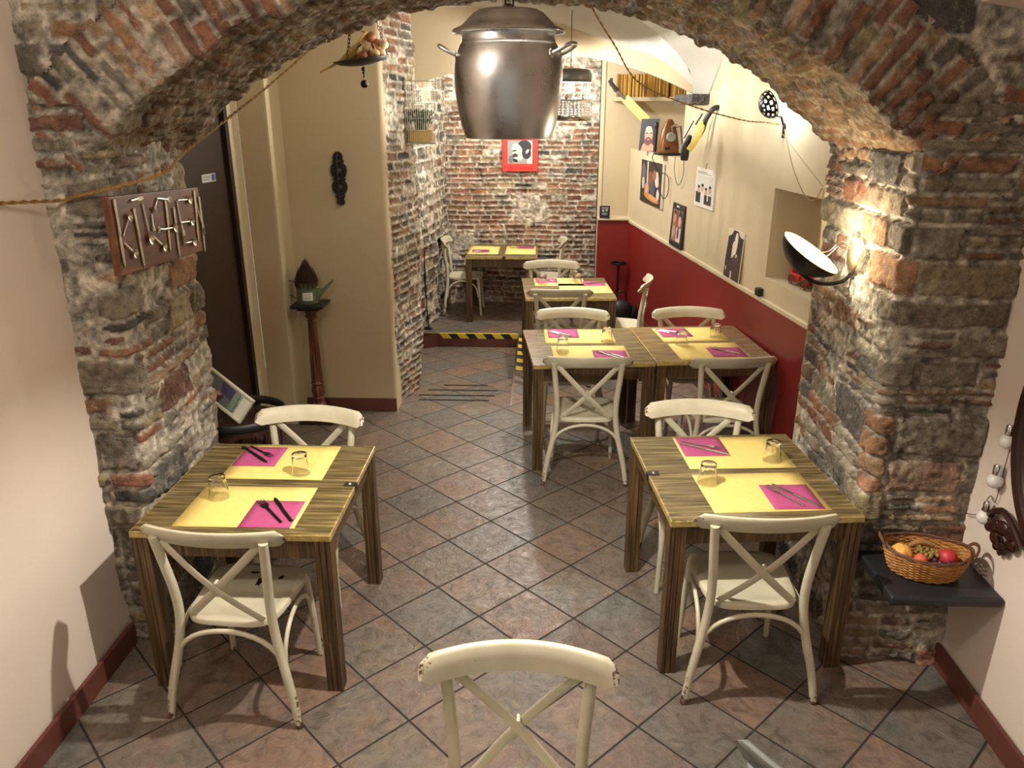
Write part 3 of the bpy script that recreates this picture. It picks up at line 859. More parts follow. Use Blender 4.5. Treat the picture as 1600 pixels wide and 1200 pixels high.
# ================================================================ CHAIRS
def arc_pts(f, n=12): return [f(i / n) for i in range(n + 1)]
def make_chair(name, mat, label):
    """origin on the floor below the middle of the back rail; seat towards local +y"""
    r = empty(name, label=label, cat='chair', group='cream cross-back bistro chairs')
    # curved top rail, ends bent towards the seat
    m = MB(); n = 22
    prof = [(-.0145, -.030), (-.0165, 0), (-.0145, .030), (-.008, .038), (.004, .039), (.012, .032), (.0145, 0), (.011, -.034), (0, -.039), (-.009, -.037)]
    vs = []; k = len(prof)
    for i in range(n + 1):
        x = -0.277 + 0.554 * i / n
        y = 0.90 * x * x
        e = min(1.0, (0.277 - abs(x)) / 0.02 + 0.0); s = 0.45 + 0.55 * math.sqrt(max(0, 1 - (1 - min(1, e)) ** 2))
        nrm = Vector((-1.8 * x, 1, 0)).normalized()
        z0 = 0.855 - 0.012 * (abs(x) / .277) ** 2
        for (a, b) in prof:
            vs.append((x + nrm.x * a, y + nrm.y * a * s - b * 0.42, z0 + b * s))
    fs = [(i * k + j, i * k + (j + 1) % k, (i + 1) * k + (j + 1) % k, (i + 1) * k + j) for i in range(n) for j in range(k)]
    fs += [tuple(range(k)), tuple(n * k + j for j in range(k - 1, -1, -1))]
    fs = [f[::-1] for f in fs]
    m.add(vs, fs); m.build('top_rail', mat, r, auto=50)
    # rear legs run up into the back posts, joined below the seat by one seat frame
    for s in (-1, 1):
        P = spline([(s * .272, .020, 0.0), (s * .248, .034, .15), (s * .208, .058, .33), (s * .190, .066, .46), (s * .190, .060, .58), (s * .202, .040, .72), (s * .213, .020, .845)], 5)
        R = [lerp(.0155, .0185, min(1, i / 8)) for i in range(len(P))]
        m = MB(); m.tube(P, R, 12); m.build('leg', mat, r)
        P = spline([(s * .186, .425, .435), (s * .196, .440, .25), (s * .206, .455, 0.0)], 5)
        m = MB(); m.tube(P, [lerp(.017, .0125, i / (len(P) - 1)) for i in range(len(P))], 12); m.build('leg', mat, r)
    # crossed flat slats
    for s in (-1, 1):
        P = arc_pts(lambda t: (lerp(s * .190, -s * .150, t), lerp(.032, .080, t) - .030 * math.sin(PI * t) + s * .004, lerp(.825, .462, t)), 12)
        m = MB(); m.tube(P, 1.0, 10, flat=(0.005, 0.0165)); m.build('cross_slat', mat, r)
    m = MB(); m.tube([(0, .016, .652), (0, .045, .652)], .006, 10); m.build('rivet', mat, r)
    # seat
    m = MB()
    def outline(g):
        pts = []
        for i in range(40):
            a = 2 * PI * i / 40
            c, s_ = math.cos(a), math.sin(a)
            e = 0.42
            x = math.copysign(abs(c) ** e, c); y = math.copysign(abs(s_) ** e, s_)
            yy = .265 + y * (.205 - g)
            xx = x * (lerp(.182, .215, (yy - .06) / .41) - g)
            pts.append((xx, yy))
        return pts
    rings = [(0.012, .428), (0.0, .433), (0.0, .452), (0.006, .458), (0.034, .458), (0.040, .4545), (0.12, .4535)]
    vs = []
    for g, z in rings: vs += [(x, y, z) for x, y in outline(g)]
    fs = []
    for i in range(len(rings) - 1):
        for j in range(40):
            l = (j + 1) % 40
            fs.append((i * 40 + j, i * 40 + l, (i + 1) * 40 + l, (i + 1) * 40 + j))
    fs.append(tuple(range(39, -1, -1))); fs.append(tuple((len(rings) - 1) * 40 + j for j in range(40)))
    m.add(vs, fs); m.build('seat', mat, r, auto=60)
    # bentwood hoops under the seat: rear and two sides
    def hoop(a, b, za, top, rr=.0105):
        P = []
        for i in range(15):
            t = i / 14
            k = math.sin(PI * t) ** 0.45
            P.append(Vector(a).lerp(Vector(b), lerp(t, 0.5 - 0.5 * math.cos(PI * t), 0.35)) + Vector((0, 0, (top - za) * k)))
        m = MB(); m.tube(P, rr, 10); m.build('hoop_stretcher', mat, r)
    hoop((-.222, .052, .23), (.222, .052, .23), .23, .415)
    for s in (-1, 1):
        hoop((s * .222, .062, .23), (s * .199, .425, .23), .23, .415, .0095)
    return r

TBL = dict(LT='the front left table', RT='the front right table', ML='the left joined middle table', MR='the right joined middle table',
           ST='the small table behind the joined pair', BT='the far table by the brick wall')
chairs = [  # x, y, degrees, label
    (-1.215, 2.435, -4, 'cream cross-back chair with chipped seat at the near side of the front left table'),
    (-1.167, 3.690, 178, 'cream cross-back chair facing us behind the front left table, flecked rail ends'),
    (0.895, 2.615, 2, 'cream cross-back chair at the near side of the front right table'),
    (0.848, 3.850, 177, 'cream cross-back chair facing us behind the front right table'),
    (0.310, 4.575, 0, 'shaded cross-back chair at the near side of the left joined middle table'),
    (1.225, 4.600, 6, 'shaded cross-back chair at the near side of the right joined middle table'),
    (0.258, 5.825, 178, 'cream cross-back chair facing us behind the left joined middle table'),
    (1.145, 5.885, 183, 'cream cross-back chair facing us behind the right joined middle table, beside the red wall'),
    (0.180, 6.470, 2, 'cream cross-back chair at the near side of the small table behind the joined pair'),
    (0.114, 7.800, 182, 'cream cross-back chair facing us on the far side of the small table'),
    (1.000, 6.950, 78, 'cream cross-back chair seen side on right of the small table, by the red wall'),
    (-1.150, 9.180, -90, 'cream cross-back chair at the left end of the far table by the brick wall'),
    (0.300, 9.180, 90, 'cream cross-back chair at the right end of the far table by the brick wall'),
    (-0.047, 1.845, 180, 'nearest cream cross-back chair, standing alone at the bottom middle of the photo'),
]
proto = make_chair('bistro_chair', M['chair'], chairs[0][3])
for i, (x, y, a, lab) in enumerate(chairs):
    put(proto, i == 0, (x, y, 0), rad(a), lab)
gc = make_chair('bistro_chair', M['chair_shade'], 'shade-toned grey cross-back chair cut off at the bottom edge, only its top rail showing')
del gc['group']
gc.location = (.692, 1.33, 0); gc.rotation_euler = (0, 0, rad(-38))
# black chips on the seat of the first chair
m = MB()
for (cx, cy, w_, h_) in ((0.02, .34, .013, .035), (-.03, .40, .02, .010), (.10, .375, .012, .014)):
    pts = []
    rg = random.Random(int(cx * 1000) + 7)
    for i in range(12):
        a = 2 * PI * i / 12; q = rg.uniform(.6, 1.25); pts.append((cx + w_ * q * math.cos(a), cy + h_ * q * math.sin(a)))
    m.prism(pts, .4536, .4545)
o = m.build('chipped_paint', M['black'], smooth=False); o.parent = proto

# ================================================================ TABLES
def make_table(mat, w=0.81, d=0.86, label='', name='dining_table'):
    r = empty(name, label=label, cat='table', group='square wooden tables')
    m = MB(); m.box((0, 0, .746), (w, d, .028)); m.build('table_top', mat, r, smooth=False, bevel=.003)
    m = MB()
    for s in (-1, 1):
        m.box((0, s * (d / 2 - .035), .685), (w - .12, .022, .09)); m.box((s * (w / 2 - .035), 0, .685), (.022, d - .12, .09))
    m.build('apron', M['table_leg'], r, smooth=False)
    for sx in (-1, 1):
        for sy in (-1, 1):
            m = MB(); cx = sx * (w / 2 - .036); cy = sy * (d / 2 - .036)
            sec = []
            h = .033
            for (ax, ay) in ((-1, -1), (1, -1), (1, 1), (-1, 1)):
                pass
            # square post with two shallow flutes on each face
            face = [(-h, -h), (-.016, -h), (-.012, -h + .004), (-.008, -h), (.008, -h), (.012, -h + .004), (.016, -h)]
            for q in range(4):
                c_, s_ = math.cos(q * PI / 2), math.sin(q * PI / 2)
                sec += [(cx + x * c_ - y * s_, cy + x * s_ + y * c_) for x, y in face]
            m.prism(sec, 0, .732)
            m.build('leg', M['table_leg'], r, smooth=False)
    return r
tabs = dict(
    LT=(-1.215, 3.070, -0.3, 'dark olive wooden table at the front left, black number tag on its right edge'),
    RT=(0.913, 3.262, 5.0, 'dark olive wooden table at the front right, black number tag on its left edge'),
    ML=(0.325, 5.270, 6.0, 'pale worn wooden table, left one of the joined pair in the middle of the room'),
    MR=(1.138, 5.372, 6.0, 'browner wooden table, right one of the joined pair, beside the red wall'),
    ST=(0.255, 7.130, 3.5, 'small wooden table between two chairs behind the joined middle tables'),
    BT=(-0.435, 9.085, 0.0, 'wooden table standing against the far brick wall below the red poster'))
T = {}
pt = make_table(M['table_top'], label=tabs['LT'][3])
for i, k in enumerate(tabs):
    x, y, a, lab = tabs[k]
    if k == 'MR':
        T[k] = make_table(M['table_top_brown'], label=lab); T[k].location = (x, y, 0); T[k].rotation_euler = (0, 0, rad(a))
    else:
        T[k] = put(pt, i == 0, (x, y, 0), rad(a), lab)

def text(s, size, mat, Mx, parent, name='lettering', align='CENTER', depth=0.0004):
    cu = bpy.data.curves.new(name, 'FONT'); cu.body = s; cu.size = size; cu.align_x = align; cu.align_y = 'CENTER'; cu.extrude = depth
    tmp = bpy.data.objects.new('tmp_text', cu); C.objects.link(tmp)
    dg = bpy.context.evaluated_depsgraph_get()
    me = bpy.data.meshes.new_from_object(tmp.evaluated_get(dg)); me.name = name
    bpy.data.objects.remove(tmp)
    me.transform(Mx); me.materials.clear(); me.materials.append(mat)
    o = bpy.data.objects.new(name, me); C.objects.link(o)
    if parent is not None: o.parent = parent
    return o
def tag_on(k, lx, ly, num, rz, label, name='table_tag'):
    r = empty(name, T[k].matrix_basis @ Vector((lx, ly, .76)) if False else (0, 0, 0), 0, label, 'number tag')
    Mt = Matrix.Translation((tabs[k][0], tabs[k][1], 0)) @ Matrix.Rotation(rad(tabs[k][2]), 4, 'Z')
    p = Mt @ Vector((lx, ly, .760)); r.location = p; r.rotation_euler = (0, 0, rad(tabs[k][2]) + rz)
    m = MB(); m.box((0.0, 0, .0025), (.052, .034, .003)); m.box((.0275, 0, -.012), (.003, .034, .032))
    m.build('plate', M['black'], r, smooth=False)
    if num: text(num, .026, M['white_paper'], Matrix.Translation((0, 0, .0045)), r, 'number')
tag_on('LT', .380, .010, '6', 0, 'black number tag clipped on the right edge of the front left table')
tag_on('RT', -.380, .010, '5', PI, 'black number tag clipped on the left edge of the front right table')
tag_on('BT', .03, -.405, '', -PI / 2, 'black tag clipped on the front edge of the far table')

# ================================================================ PLACEMATS, NAPKINS, CUTLERY, GLASSES
def mat_quad(name, k, cs, z, mat, lab, cat, grp, curl=0.0):
    """flat sheet through measured corners (near left, far left, far right, near right)"""
    c = [Vector((x, y, 0)) for x, y in cs]
    ctr = sum(c, Vector()) / 4
    m = MB(); n = 6; vs = []
    for i in range(n + 1):
        for j in range(n + 1):
            u, v = i / n, j / n
            p = (c[0] * (1 - u) + c[3] * u) * (1 - v) + (c[1] * (1 - u) + c[2] * u) * v - ctr
            ee = max(abs(u - .5), abs(v - .5)) * 2
            vs.append((p.x, p.y, .0005 + curl * max(0, ee - .7)))
    m.add(vs, [(i * (n + 1) + j, (i + 1) * (n + 1) + j, (i + 1) * (n + 1) + j + 1, i * (n + 1) + j + 1) for i in range(n) for j in range(n)])
    o = m.build(name, mat, smooth=True, solid=0.0006)
    o.location = (ctr.x, ctr.y, z)
    return tag(o, lab, cat, grp)
def rect(cx, cy, w, h, a):
    c, s = math.cos(rad(a)), math.sin(rad(a))
    return [(cx + x * c - y * s, cy + x * s + y * c) for x, y in ((-w / 2, -h / 2), (-w / 2, h / 2), (w / 2, h / 2), (w / 2, -h / 2))]
mats = [
    ('LT', 'far', rect(-1.208, 3.300, .470, .366, 0), rect(-1.335, 3.352, .205, .212, 0)),
    ('LT', 'near', rect(-1.220, 2.866, .500, .352, 0), rect(-1.094, 2.800, .212, .224, 0)),
    ('RT', 'far', rect(.950, 3.488, .505, .362, 4), rect(.816, 3.545, .222, .220, 4)),
    ('RT', 'near', rect(.972, 3.075, .500, .356, 5), rect(1.098, 3.030, .214, .222, 3)),
    ('ML', 'far', rect(.295, 5.492, .505, .375, 2), rect(.178, 5.560, .225, .232, 2)),
    ('ML', 'near', rect(.352, 5.085, .515, .330, 3), rect(.486, 5.050, .230, .195, 2)),
    ('MR', 'far', rect(1.120, 5.575, .490, .368, 7), rect(1.007, 5.615, .228, .232, 7)),
    ('MR', 'near', rect(1.178, 5.160, .490, .378, 6), rect(1.290, 5.135, .235, .215, 4)),
    ('ST', 'far', rect(.190, 7.370, .480, .35, 3), rect(.065, 7.42, .21, .19, 3)),
    ('ST', 'near', rect(.420, 7.100, .470, .40, 4), rect(.515, 7.30, .20, .20, 4)),
    ('BT', 'left', rect(-.655, 9.12, .350, .56, 0), rect(-.690, 9.02, .20, .20, 4)),
    ('BT', 'right', rect(-.225, 9.12, .350, .56, 0), rect(-.170, 9.30, .20, .20, -4)),
]
for k, side, mc, nc in mats:
    where = f'on the {side} side of {TBL[k]}'
    mat_quad('placemat', k, mc, .7604, M['yellow_mat'], f'yellow paper placemat {where}', 'placemat', 'yellow paper placemats')
    mat_quad('napkin', k, nc, .7616, M['magenta'], f'magenta paper napkin {where}', 'napkin', 'magenta paper napkins', .003)

def fork_mb():
    m = MB()
    m.tube(spline([(0, -.105, .003), (0, -.06, .003), (0, 0, .004), (0, .035, .006)], 4), 1.0, 8, flat=(.005, .0018))
    P = [(-.006, .03), (-.0115, .045), (-.012, .060), (.012, .060), (.0115, .045), (.006, .03)]
    m.prism(P, .0048, .0068)
    for i in range(4):
        x = -.0105 + i * .007
        m.tube([(x, .058, .0058), (x * 1.02, .08, .0044), (x, .102, .0058)], [.0016, .0015, .0008], 6)
    return m
def knife_mb():
    m = MB()
    m.tube(spline([(0, -.115, .003), (0, -.06, .0035), (0, .0, .0035)], 4), 1.0, 8, flat=(.0065, .003))
    P = [(-.005, -.002), (-.006, .05), (-.003, .10), (.003, .112), (.0085, .095), (.0095, .05), (.006, -.002)]
    m.prism(P, .0022, .0038)
    return m
def spoon_mb():
    m = MB()
    m.tube(spline([(0, -.10, .003), (0, -.04, .003), (0, .03, .0045)], 4), 1.0, 8, flat=(.0045, .0018))
    vs = []; fs = []; n = 16
    for j, t in enumerate((0.0, .45, .8, 1.0)):
        for i in range(n):
            a = 2 * PI * i / n
            vs.append((.019 * t * math.cos(a), .056 + .030 * t * math.sin(a), .008 - .007 * (1 - t * t)))
    for j in range(3):
        for i in range(n):
            l = (i + 1) % n; fs.append((j * n + i, j * n + l, (j + 1) * n + l, (j + 1) * n + i))
    m.add(vs, fs)
    return m
def cut_meshes(matname):
    d = {}
    for nm, mb in (('fork', fork_mb()), ('knife', knife_mb()), ('spoon', spoon_mb())):
        o = mb.build(nm, M[matname]); me = o.data; bpy.data.objects.remove(o); d[nm] = me
    return d
CUT = {k: cut_meshes(k) for k in ('black_metal', 'steel', 'old_silver')}
def cutlery(kind, matname, head, tail, z, label, tilt=0.0):
    h = Vector((*head, 0)); t = Vector((*tail, 0)); c = (h + t) / 2; d = h - t
    o = bpy.data.objects.new(kind, CUT[matname][kind]); C.objects.link(o)
    s = min(1.12, max(.86, d.length / .215))
    o.location = (c.x, c.y, z); o.scale = (s * 1.15, s, 1.15); o.rotation_euler = (0, tilt, math.atan2(-d.x, d.y))
    return tag(o, label, kind, f'{kind}s laid on the napkins')
cl = [
    ('LT', 'far', 'black_metal', ((-1.267, 3.336), (-1.421, 3.464)), ((-1.278, 3.285), (-1.451, 3.448))),
    ('LT', 'near', 'black_metal', ((-1.189, 2.914), (-1.031, 2.725)), ((-1.130, 2.930), (-0.999, 2.746))),
    ('RT', 'far', 'steel', ((.913, 3.503), (.721, 3.604)), ((.938, 3.446), (.712, 3.572))),
    ('RT', 'near', 'steel', ((1.012, 3.131), (1.130, 2.940)), ((1.045, 3.142), (1.185, 2.950))),
    ('ML', 'far', 'steel', ((.262, 5.445), (.100, 5.620)), ((.222, 5.450), (.080, 5.600))),
    ('ML', 'near', 'steel', ((.385, 5.125), (.535, 4.975)), ((.425, 5.130), (.565, 4.985))),
    ('MR', 'far', 'steel', ((1.075, 5.580), (.915, 5.695)), ((1.045, 5.545), (.895, 5.655))),
    ('MR', 'near', 'steel', ((1.190, 5.240), (1.335, 5.095)), ((1.225, 5.245), (1.365, 5.090))),
    ('ST', 'far', 'steel', ((.140, 7.38), (-.02, 7.46)), ((.155, 7.41), (.005, 7.50))),
    ('ST', 'near', 'steel', ((.44, 7.26), (.60, 7.33)), ((.43, 7.30), (.59, 7.37))),
    ('BT', 'left', 'steel', ((-.62, 9.07), (-.775, 9.00)), ((-.61, 9.03), (-.765, 8.96))),
    ('BT', 'right', 'steel', ((-.24, 9.25), (-.09, 9.33)), ((-.25, 9.29), (-.10, 9.37))),
]
for k, side, mt, fk, kn in cl:
    cn = 'black' if mt == 'black_metal' else 'steel'
    cutlery('fork', mt, fk[0], fk[1], .7626, f'{cn} fork on the {side} napkin of {TBL[k]}')
    cutlery('knife', mt, kn[0], kn[1], .7624, f'{cn} knife on the {side} napkin of {TBL[k]}')

def make_glass():
    m = MB(); n = 20
    out = [(.031, .088), (.0325, .085), (.0335, .060), (.0375, .030), (.0415, .004), (.0415, 0.0)]
    inn = [(.0395, 0.0), (.0385, .006), (.035, .032), (.0305, .062), (.0285, .076), (.006, .078)]
    vs = []; fs = []
    prof = out + inn
    def rr(i, k, r):  # facets: every other meridian pressed in on the lower body
        if 1 <= i <= 3: return r * (0.955 if k % 2 else 1.0)
        return r
    for i, (r, z) in enumerate(prof):
        for k in range(n):
            a = 2 * PI * k / n; q = rr(i, k, r)
            vs.append((q * math.cos(a), q * math.sin(a), z))
    for i in range(len(prof) - 1):
        for k in range(n):
            l = (k + 1) % n; fs.append((i * n + l, i * n + k, (i + 1) * n + k, (i + 1) * n + l))
    fs.append(tuple(range(n))); fs.append(tuple((len(prof) - 1) * n + k for k in range(n - 1, -1, -1)))
    m.add(vs, fs)
    return m.build('drinking_glass', M['glass'], auto=28)
gl = [
    (-1.088, 3.183, .7605, 'upturned glass on the far placemat of the front left table'),
    (-1.372, 2.942, .7605, 'upturned glass on the near placemat of the front left table'),
    (1.118, 3.400, .7605, 'upturned glass on the far placemat of the front right table'),
    (.762, 3.150, .7605, 'upturned glass at the corner of the near placemat of the front right table'),
    (.488, 5.378, .7605, 'upturned glass on the far placemat of the left joined middle table'),
    (.165, 5.125, .7605, 'upturned glass on the near placemat of the left joined middle table'),
    (1.290, 5.520, .7605, 'upturned glass on the far placemat of the right joined middle table'),
    (1.010, 5.305, .7605, 'upturned glass on the near placemat of the right joined middle table'),
    (.030, 7.245, .7605, 'upturned glass at the left of the small table behind the joined pair'),
    (.335, 7.420, .7605, 'upturned glass on the small table, farther one of the two at its right'),
    (.360, 7.270, .7605, 'upturned glass on the small table, nearer one of the two at its right'),
    (-.525, 9.36, .7605, 'upturned glass on the left placemat of the far table against the brick wall'),
    (-.315, 9.25, .7605, 'upturned glass on the right placemat of the far table against the brick wall'),
]
g0 = make_glass(); tag(g0, gl[0][3], 'glass', 'upturned drinking glasses')
for i, (x, y, z, lab) in enumerate(gl):
    o = put(g0, i == 0, (x, y, z), i * 0.37, lab); o.scale = (1.08, 1.08, 1.12)
# ================================================================ HANGING LAMPS
pot = empty('pot_lamp', (-0.103, 2.55, 2.26), 0.0, 'big dented steel stock pot with lid, hung as a lamp under the arch', 'lamp')
m = MB()
body = [(.132, 0), (.134, .004), (.148, .05), (.158, .10), (.164, .15), (.165, .19), (.160, .23), (.148, .262), (.141, .274), (.139, .305)]
fine = spline([(r, 0, z) for r, z in body], 3)
m.lathe([(p.x, p.z) for p in fine], 56, cap=False)
o = m.build('pot_body', M['pot_steel'], pot, solid=.003)
m = MB(); m.lathe([(.168, .298), (.170, .301), (.166, .307), (.140, .318), (.124, .334), (.106, .352), (.088, .361), (.030, .366), (.0, .367)], 56, cap=False)
m.build('pot_lid', M['pot_steel'], pot, solid=.002)
for ang, nm in ((rad(178), 0), (rad(-22), 1)):
    Mh = Matrix.Rotation(ang, 4, 'Z')
    m = MB()
    P = spline([(.150, -.036, .235), (.185, -.034, .250), (.206, -.026, .262), (.210, 0, .264), (.206, .026, .262), (.185, .034, .250), (.150, .036, .235)], 4)
    m.tube(P, .0062, 10, M=Mh)
    for s in (-1, 1): m.ball((.152, s * .036, .234), .013, 10, M=Mh, sc=(.6, 1, 1.3))
    m.build('handle', M['pot_steel'], pot)
m = MB(); m.tube([(-.012, 0, .36), (-.010, 0, .45), (-.004, 0, .80), (0, 0, 1.04)], .006, 8); m.tube([(.012, 0, .36), (.010, 0, .45), (.004, 0, .80), (0, 0, 1.04)], .006, 8)
m.lathe([(.014, .364), (.016, .372), (.006, .380)], 12)
m.build('suspension_cord', M['dark_wood'], pot)
m = MB(); m.ball((0, 0, .15), .028, 12); m.build('light_bulb', M['bulb_soft'], pot)

cl_ = empty('colander_lamp', (.215, 6.3, 2.25), 0.0, 'perforated colander lamp with hanging forks behind the pot lamp', 'lamp')
m = MB(); n = 64
rows = [(.160, .0), (.162, .035)] + [(.162 - .001 * i, .035 + .009 * i) for i in range(1, 11)] + [(.148, .150), (.140, .158)]
m.lathe(rows, n, cap=False, skip=lambda i, k: 2 <= i <= 10 and i % 2 == 0 and k % 2 == 0)
m.build('colander', M['steel'], cl_, solid=.0015)
m = MB(); m.lathe([(.150, .275), (.158, .290), (.158, .335), (.145, .360), (.06, .372), (0, .374)], 40, cap=False); m.build('lid', M['grey_metal'], cl_, solid=.002)
m = MB()
m.tube([(math.cos(a) * .150, math.sin(a) * .150, .275) for a in [2 * PI * i / 40 for i in range(40)]], .003, 6, closed=True)
m.build('hanging_ring', M['steel'], cl_)
for i in range(14):
    a = 2 * PI * i / 14
    o = bpy.data.objects.new('hanging_fork' if i % 2 else 'hanging_spoon', CUT['steel']['fork' if i % 2 else 'spoon']); C.objects.link(o); o.parent = cl_
    o.location = (math.cos(a) * .152, math.sin(a) * .152, .205); o.rotation_euler = (-PI / 2, 0, a + PI / 2); o.scale = (.8, .62, .8)
m = MB(); m.tube([(0, 0, .37), (0, 0, .86)], .003, 6); m.build('cord', M['black_cable'], cl_)
m = MB(); m.ball((0, 0, .235), .028, 12); m.build('light_bulb', M['bulb_soft'], cl_)

# wall lamp on the right pier: shallow bowl open upwards
wl = empty('wall_lamp', (1.385, 3.42, 1.74), 0, 'wall lamp with a cream-lined black bowl shade on the right stone pier, lit', 'lamp')
m = MB()
Mp = Matrix.Rotation(-PI / 2, 4, 'Y') @ Matrix.Scale(1.25, 4, (1, 0, 0))
m.lathe([(.085, -.01), (.085, .012), (.078, .020), (.072, .014), (.066, .022), (.05, .03), (0, .034)], 32, M=Mp)
m.build('wall_plate', M['old_silver'], wl)
bc = Vector((1.168, 3.40, 1.745)) - wl.location
nb = Vector((.50, -.24, .83)).normalized()
Mb = Matrix.Translation(bc) @ nb.to_track_quat('Z', 'Y').to_matrix().to_4x4()
m = MB(); pr_ = [(.0, -.082), (.04, -.078), (.080, -.060), (.115, -.032), (.136, -.006), (.142, .010), (.145, .011)]
m.lathe(pr_, 40, M=Mb, cap=False); m.build('shade_outside', M['black_metal'], wl)
m = MB(); m.lathe([(r - .002, z + .003) for r, z in pr_[:-1]], 40, M=Mb, cap=False); m.build('shade_lining', plain('cream_lining', srgb(240, 208, 130), .5, var=.04), wl)
m = MB(); m.tube(spline([(-.01, 0, -.07), (-.05, .0, -.115), (-.13, -.01, -.125), (-.20, -.02, -.105), tuple(bc - nb * .08)], 5), .009, 8); m.build('arm', M['black_metal'], wl)
m = MB(); m.tube(spline([(-.02, .02, .03), (-.08, .0, .06), (-.13, -.01, .02), tuple(bc + nb * .01)], 5), .002, 6); m.tube(spline([(-.02, .0, .02), (-.09, -.02, .045), (-.14, -.02, .0), tuple(bc)], 5), .002, 6); m.build('wire', M['chrome'], wl)
m = MB(); m.ball(tuple(bc + nb * .005 + Vector((-.005, 0, 0))), .021, 14); m.build('light_bulb', M['bulb_warm'], wl)

# perforated lamp on the oblique wall
pl = empty('perforated_lamp', tuple(wp(uof(5.3453), 2.2282, .012)), 0, 'small perforated ladle-shaped lamp high on the right wall, glowing on the wall', 'lamp')
hc = Vector((1.4354, 5.2119, 2.3659)) - pl.location
hn = Vector((.85, .15, .35)).normalized()
Mh = Matrix.Translation(hc) @ hn.to_track_quat('Z', 'Y').to_matrix().to_4x4()
m = MB()
prof = [(.002, -.072)] + [(.088 * math.sin(t), -.072 * math.cos(t)) for t in [PI / 2 * i / 18 for i in range(1, 19)]]
def holes(i, k):
    if i in (4, 5): return k % 6 in (1, 2, 3)
    if i in (8, 9): return (k + 2) % 6 in (1, 2, 3)
    if i in (12, 13): return k % 4 in (1, 2)
    if i in (16,): return (k + 1) % 4 in (1, 2)
    return False
m.lathe(prof, 48, M=Mh, cap=False, skip=holes)
m.build('perforated_bowl', M['black_metal'], pl, solid=.002)
m = MB(); m.tube([(0.0, 0, 0), (-.03, -.02, .06), tuple(hc + Vector((.05, .02, -.07)))], .007, 8); m.tube([(0, 0, .02), (0, 0, -.07)], .009, 8); m.ball((0, 0, .0), .02, 10, sc=(.5, 1, 1)); m.build('handle', M['black_metal'], pl)
m = MB(); m.ball(tuple(hc - hn * .012), .036, 12); m.build('light_bulb', M['bulb_cool'], pl)

# ================================================================ ROPES AND CABLES
def cable(name, pts, r, mat, label, cat='cable', twist=True):
    P = spline(pts, 10); m = MB()
    if twist:
        Q = resample(P, max(60, int(sum((b - a).length for a, b in zip(P[:-1], P[1:])) / .008)))
        for ph in (0, PI):
            pp = []
            for i, p in enumerate(Q):
                a = i * .55 + ph
                pp.append(p + Vector((math.cos(a), math.sin(a) * .5, math.sin(a))) * r * .6)
            m.tube(pp, r * .62, 6)
    else: m.tube(P, r, 7)
    o = m.build(name, mat); return tag(o, label, cat)
cable('twisted_cable', [(-1.865, 2.60, 2.035), (-1.864, 2.68, 2.035), (-1.80, 2.90, 2.02), (-1.719, 2.905, 2.038), (-1.403, 2.90, 2.116), (-1.424, 3.2, 2.185), (-1.365, 3.9, 2.398), (-1.249, 4.3, 2.589), (-1.107, 4.6, 2.798), (-0.95, 4.85, 3.05)], .006, M['rope'],
      'brown twisted fabric cable draped across the left pier and up behind the arch')
cable('twisted_cable', [(.16, 3.80, 2.95), (.207, 3.9, 2.805), (.35, 4.1, 2.63), (.516, 4.4, 2.467), (.86, 4.78, 2.356), (1.2214, 5.0318, 2.2737), (1.4195, 5.2225, 2.2568), (1.5339, 5.2966, 2.2409)], .004, M['rope'],
      'thin twisted cable sagging from the arch to the perforated lamp on the right wall')
cable('thin_cable', [tuple(wp(uof(5.3178), 2.2123, .018)), (1.50, 4.85, 2.02), (1.425, 4.35, 1.905), (1.40, 4.10, 1.90), (1.385, 3.97, 1.97)], .0028, M['rope'], 'slack tan cable looping from the perforated lamp down to the right pier', twist=False)
cable('thin_cable', [tuple(wp(uof(5.3602), 2.1911, .018)), (1.475, 4.62, 2.07), (1.385, 3.96, 1.98)], .0016, M['rope'], 'taut thin wire running straight from the perforated lamp to the right pier', twist=False)
cable('thin_cable', [(1.385, 3.95, 1.97), (1.40, 3.955, 1.75), (1.41, 3.955, 1.5)], .0024, M['rope'], 'copper wire running down the inner corner of the right pier', twist=False)

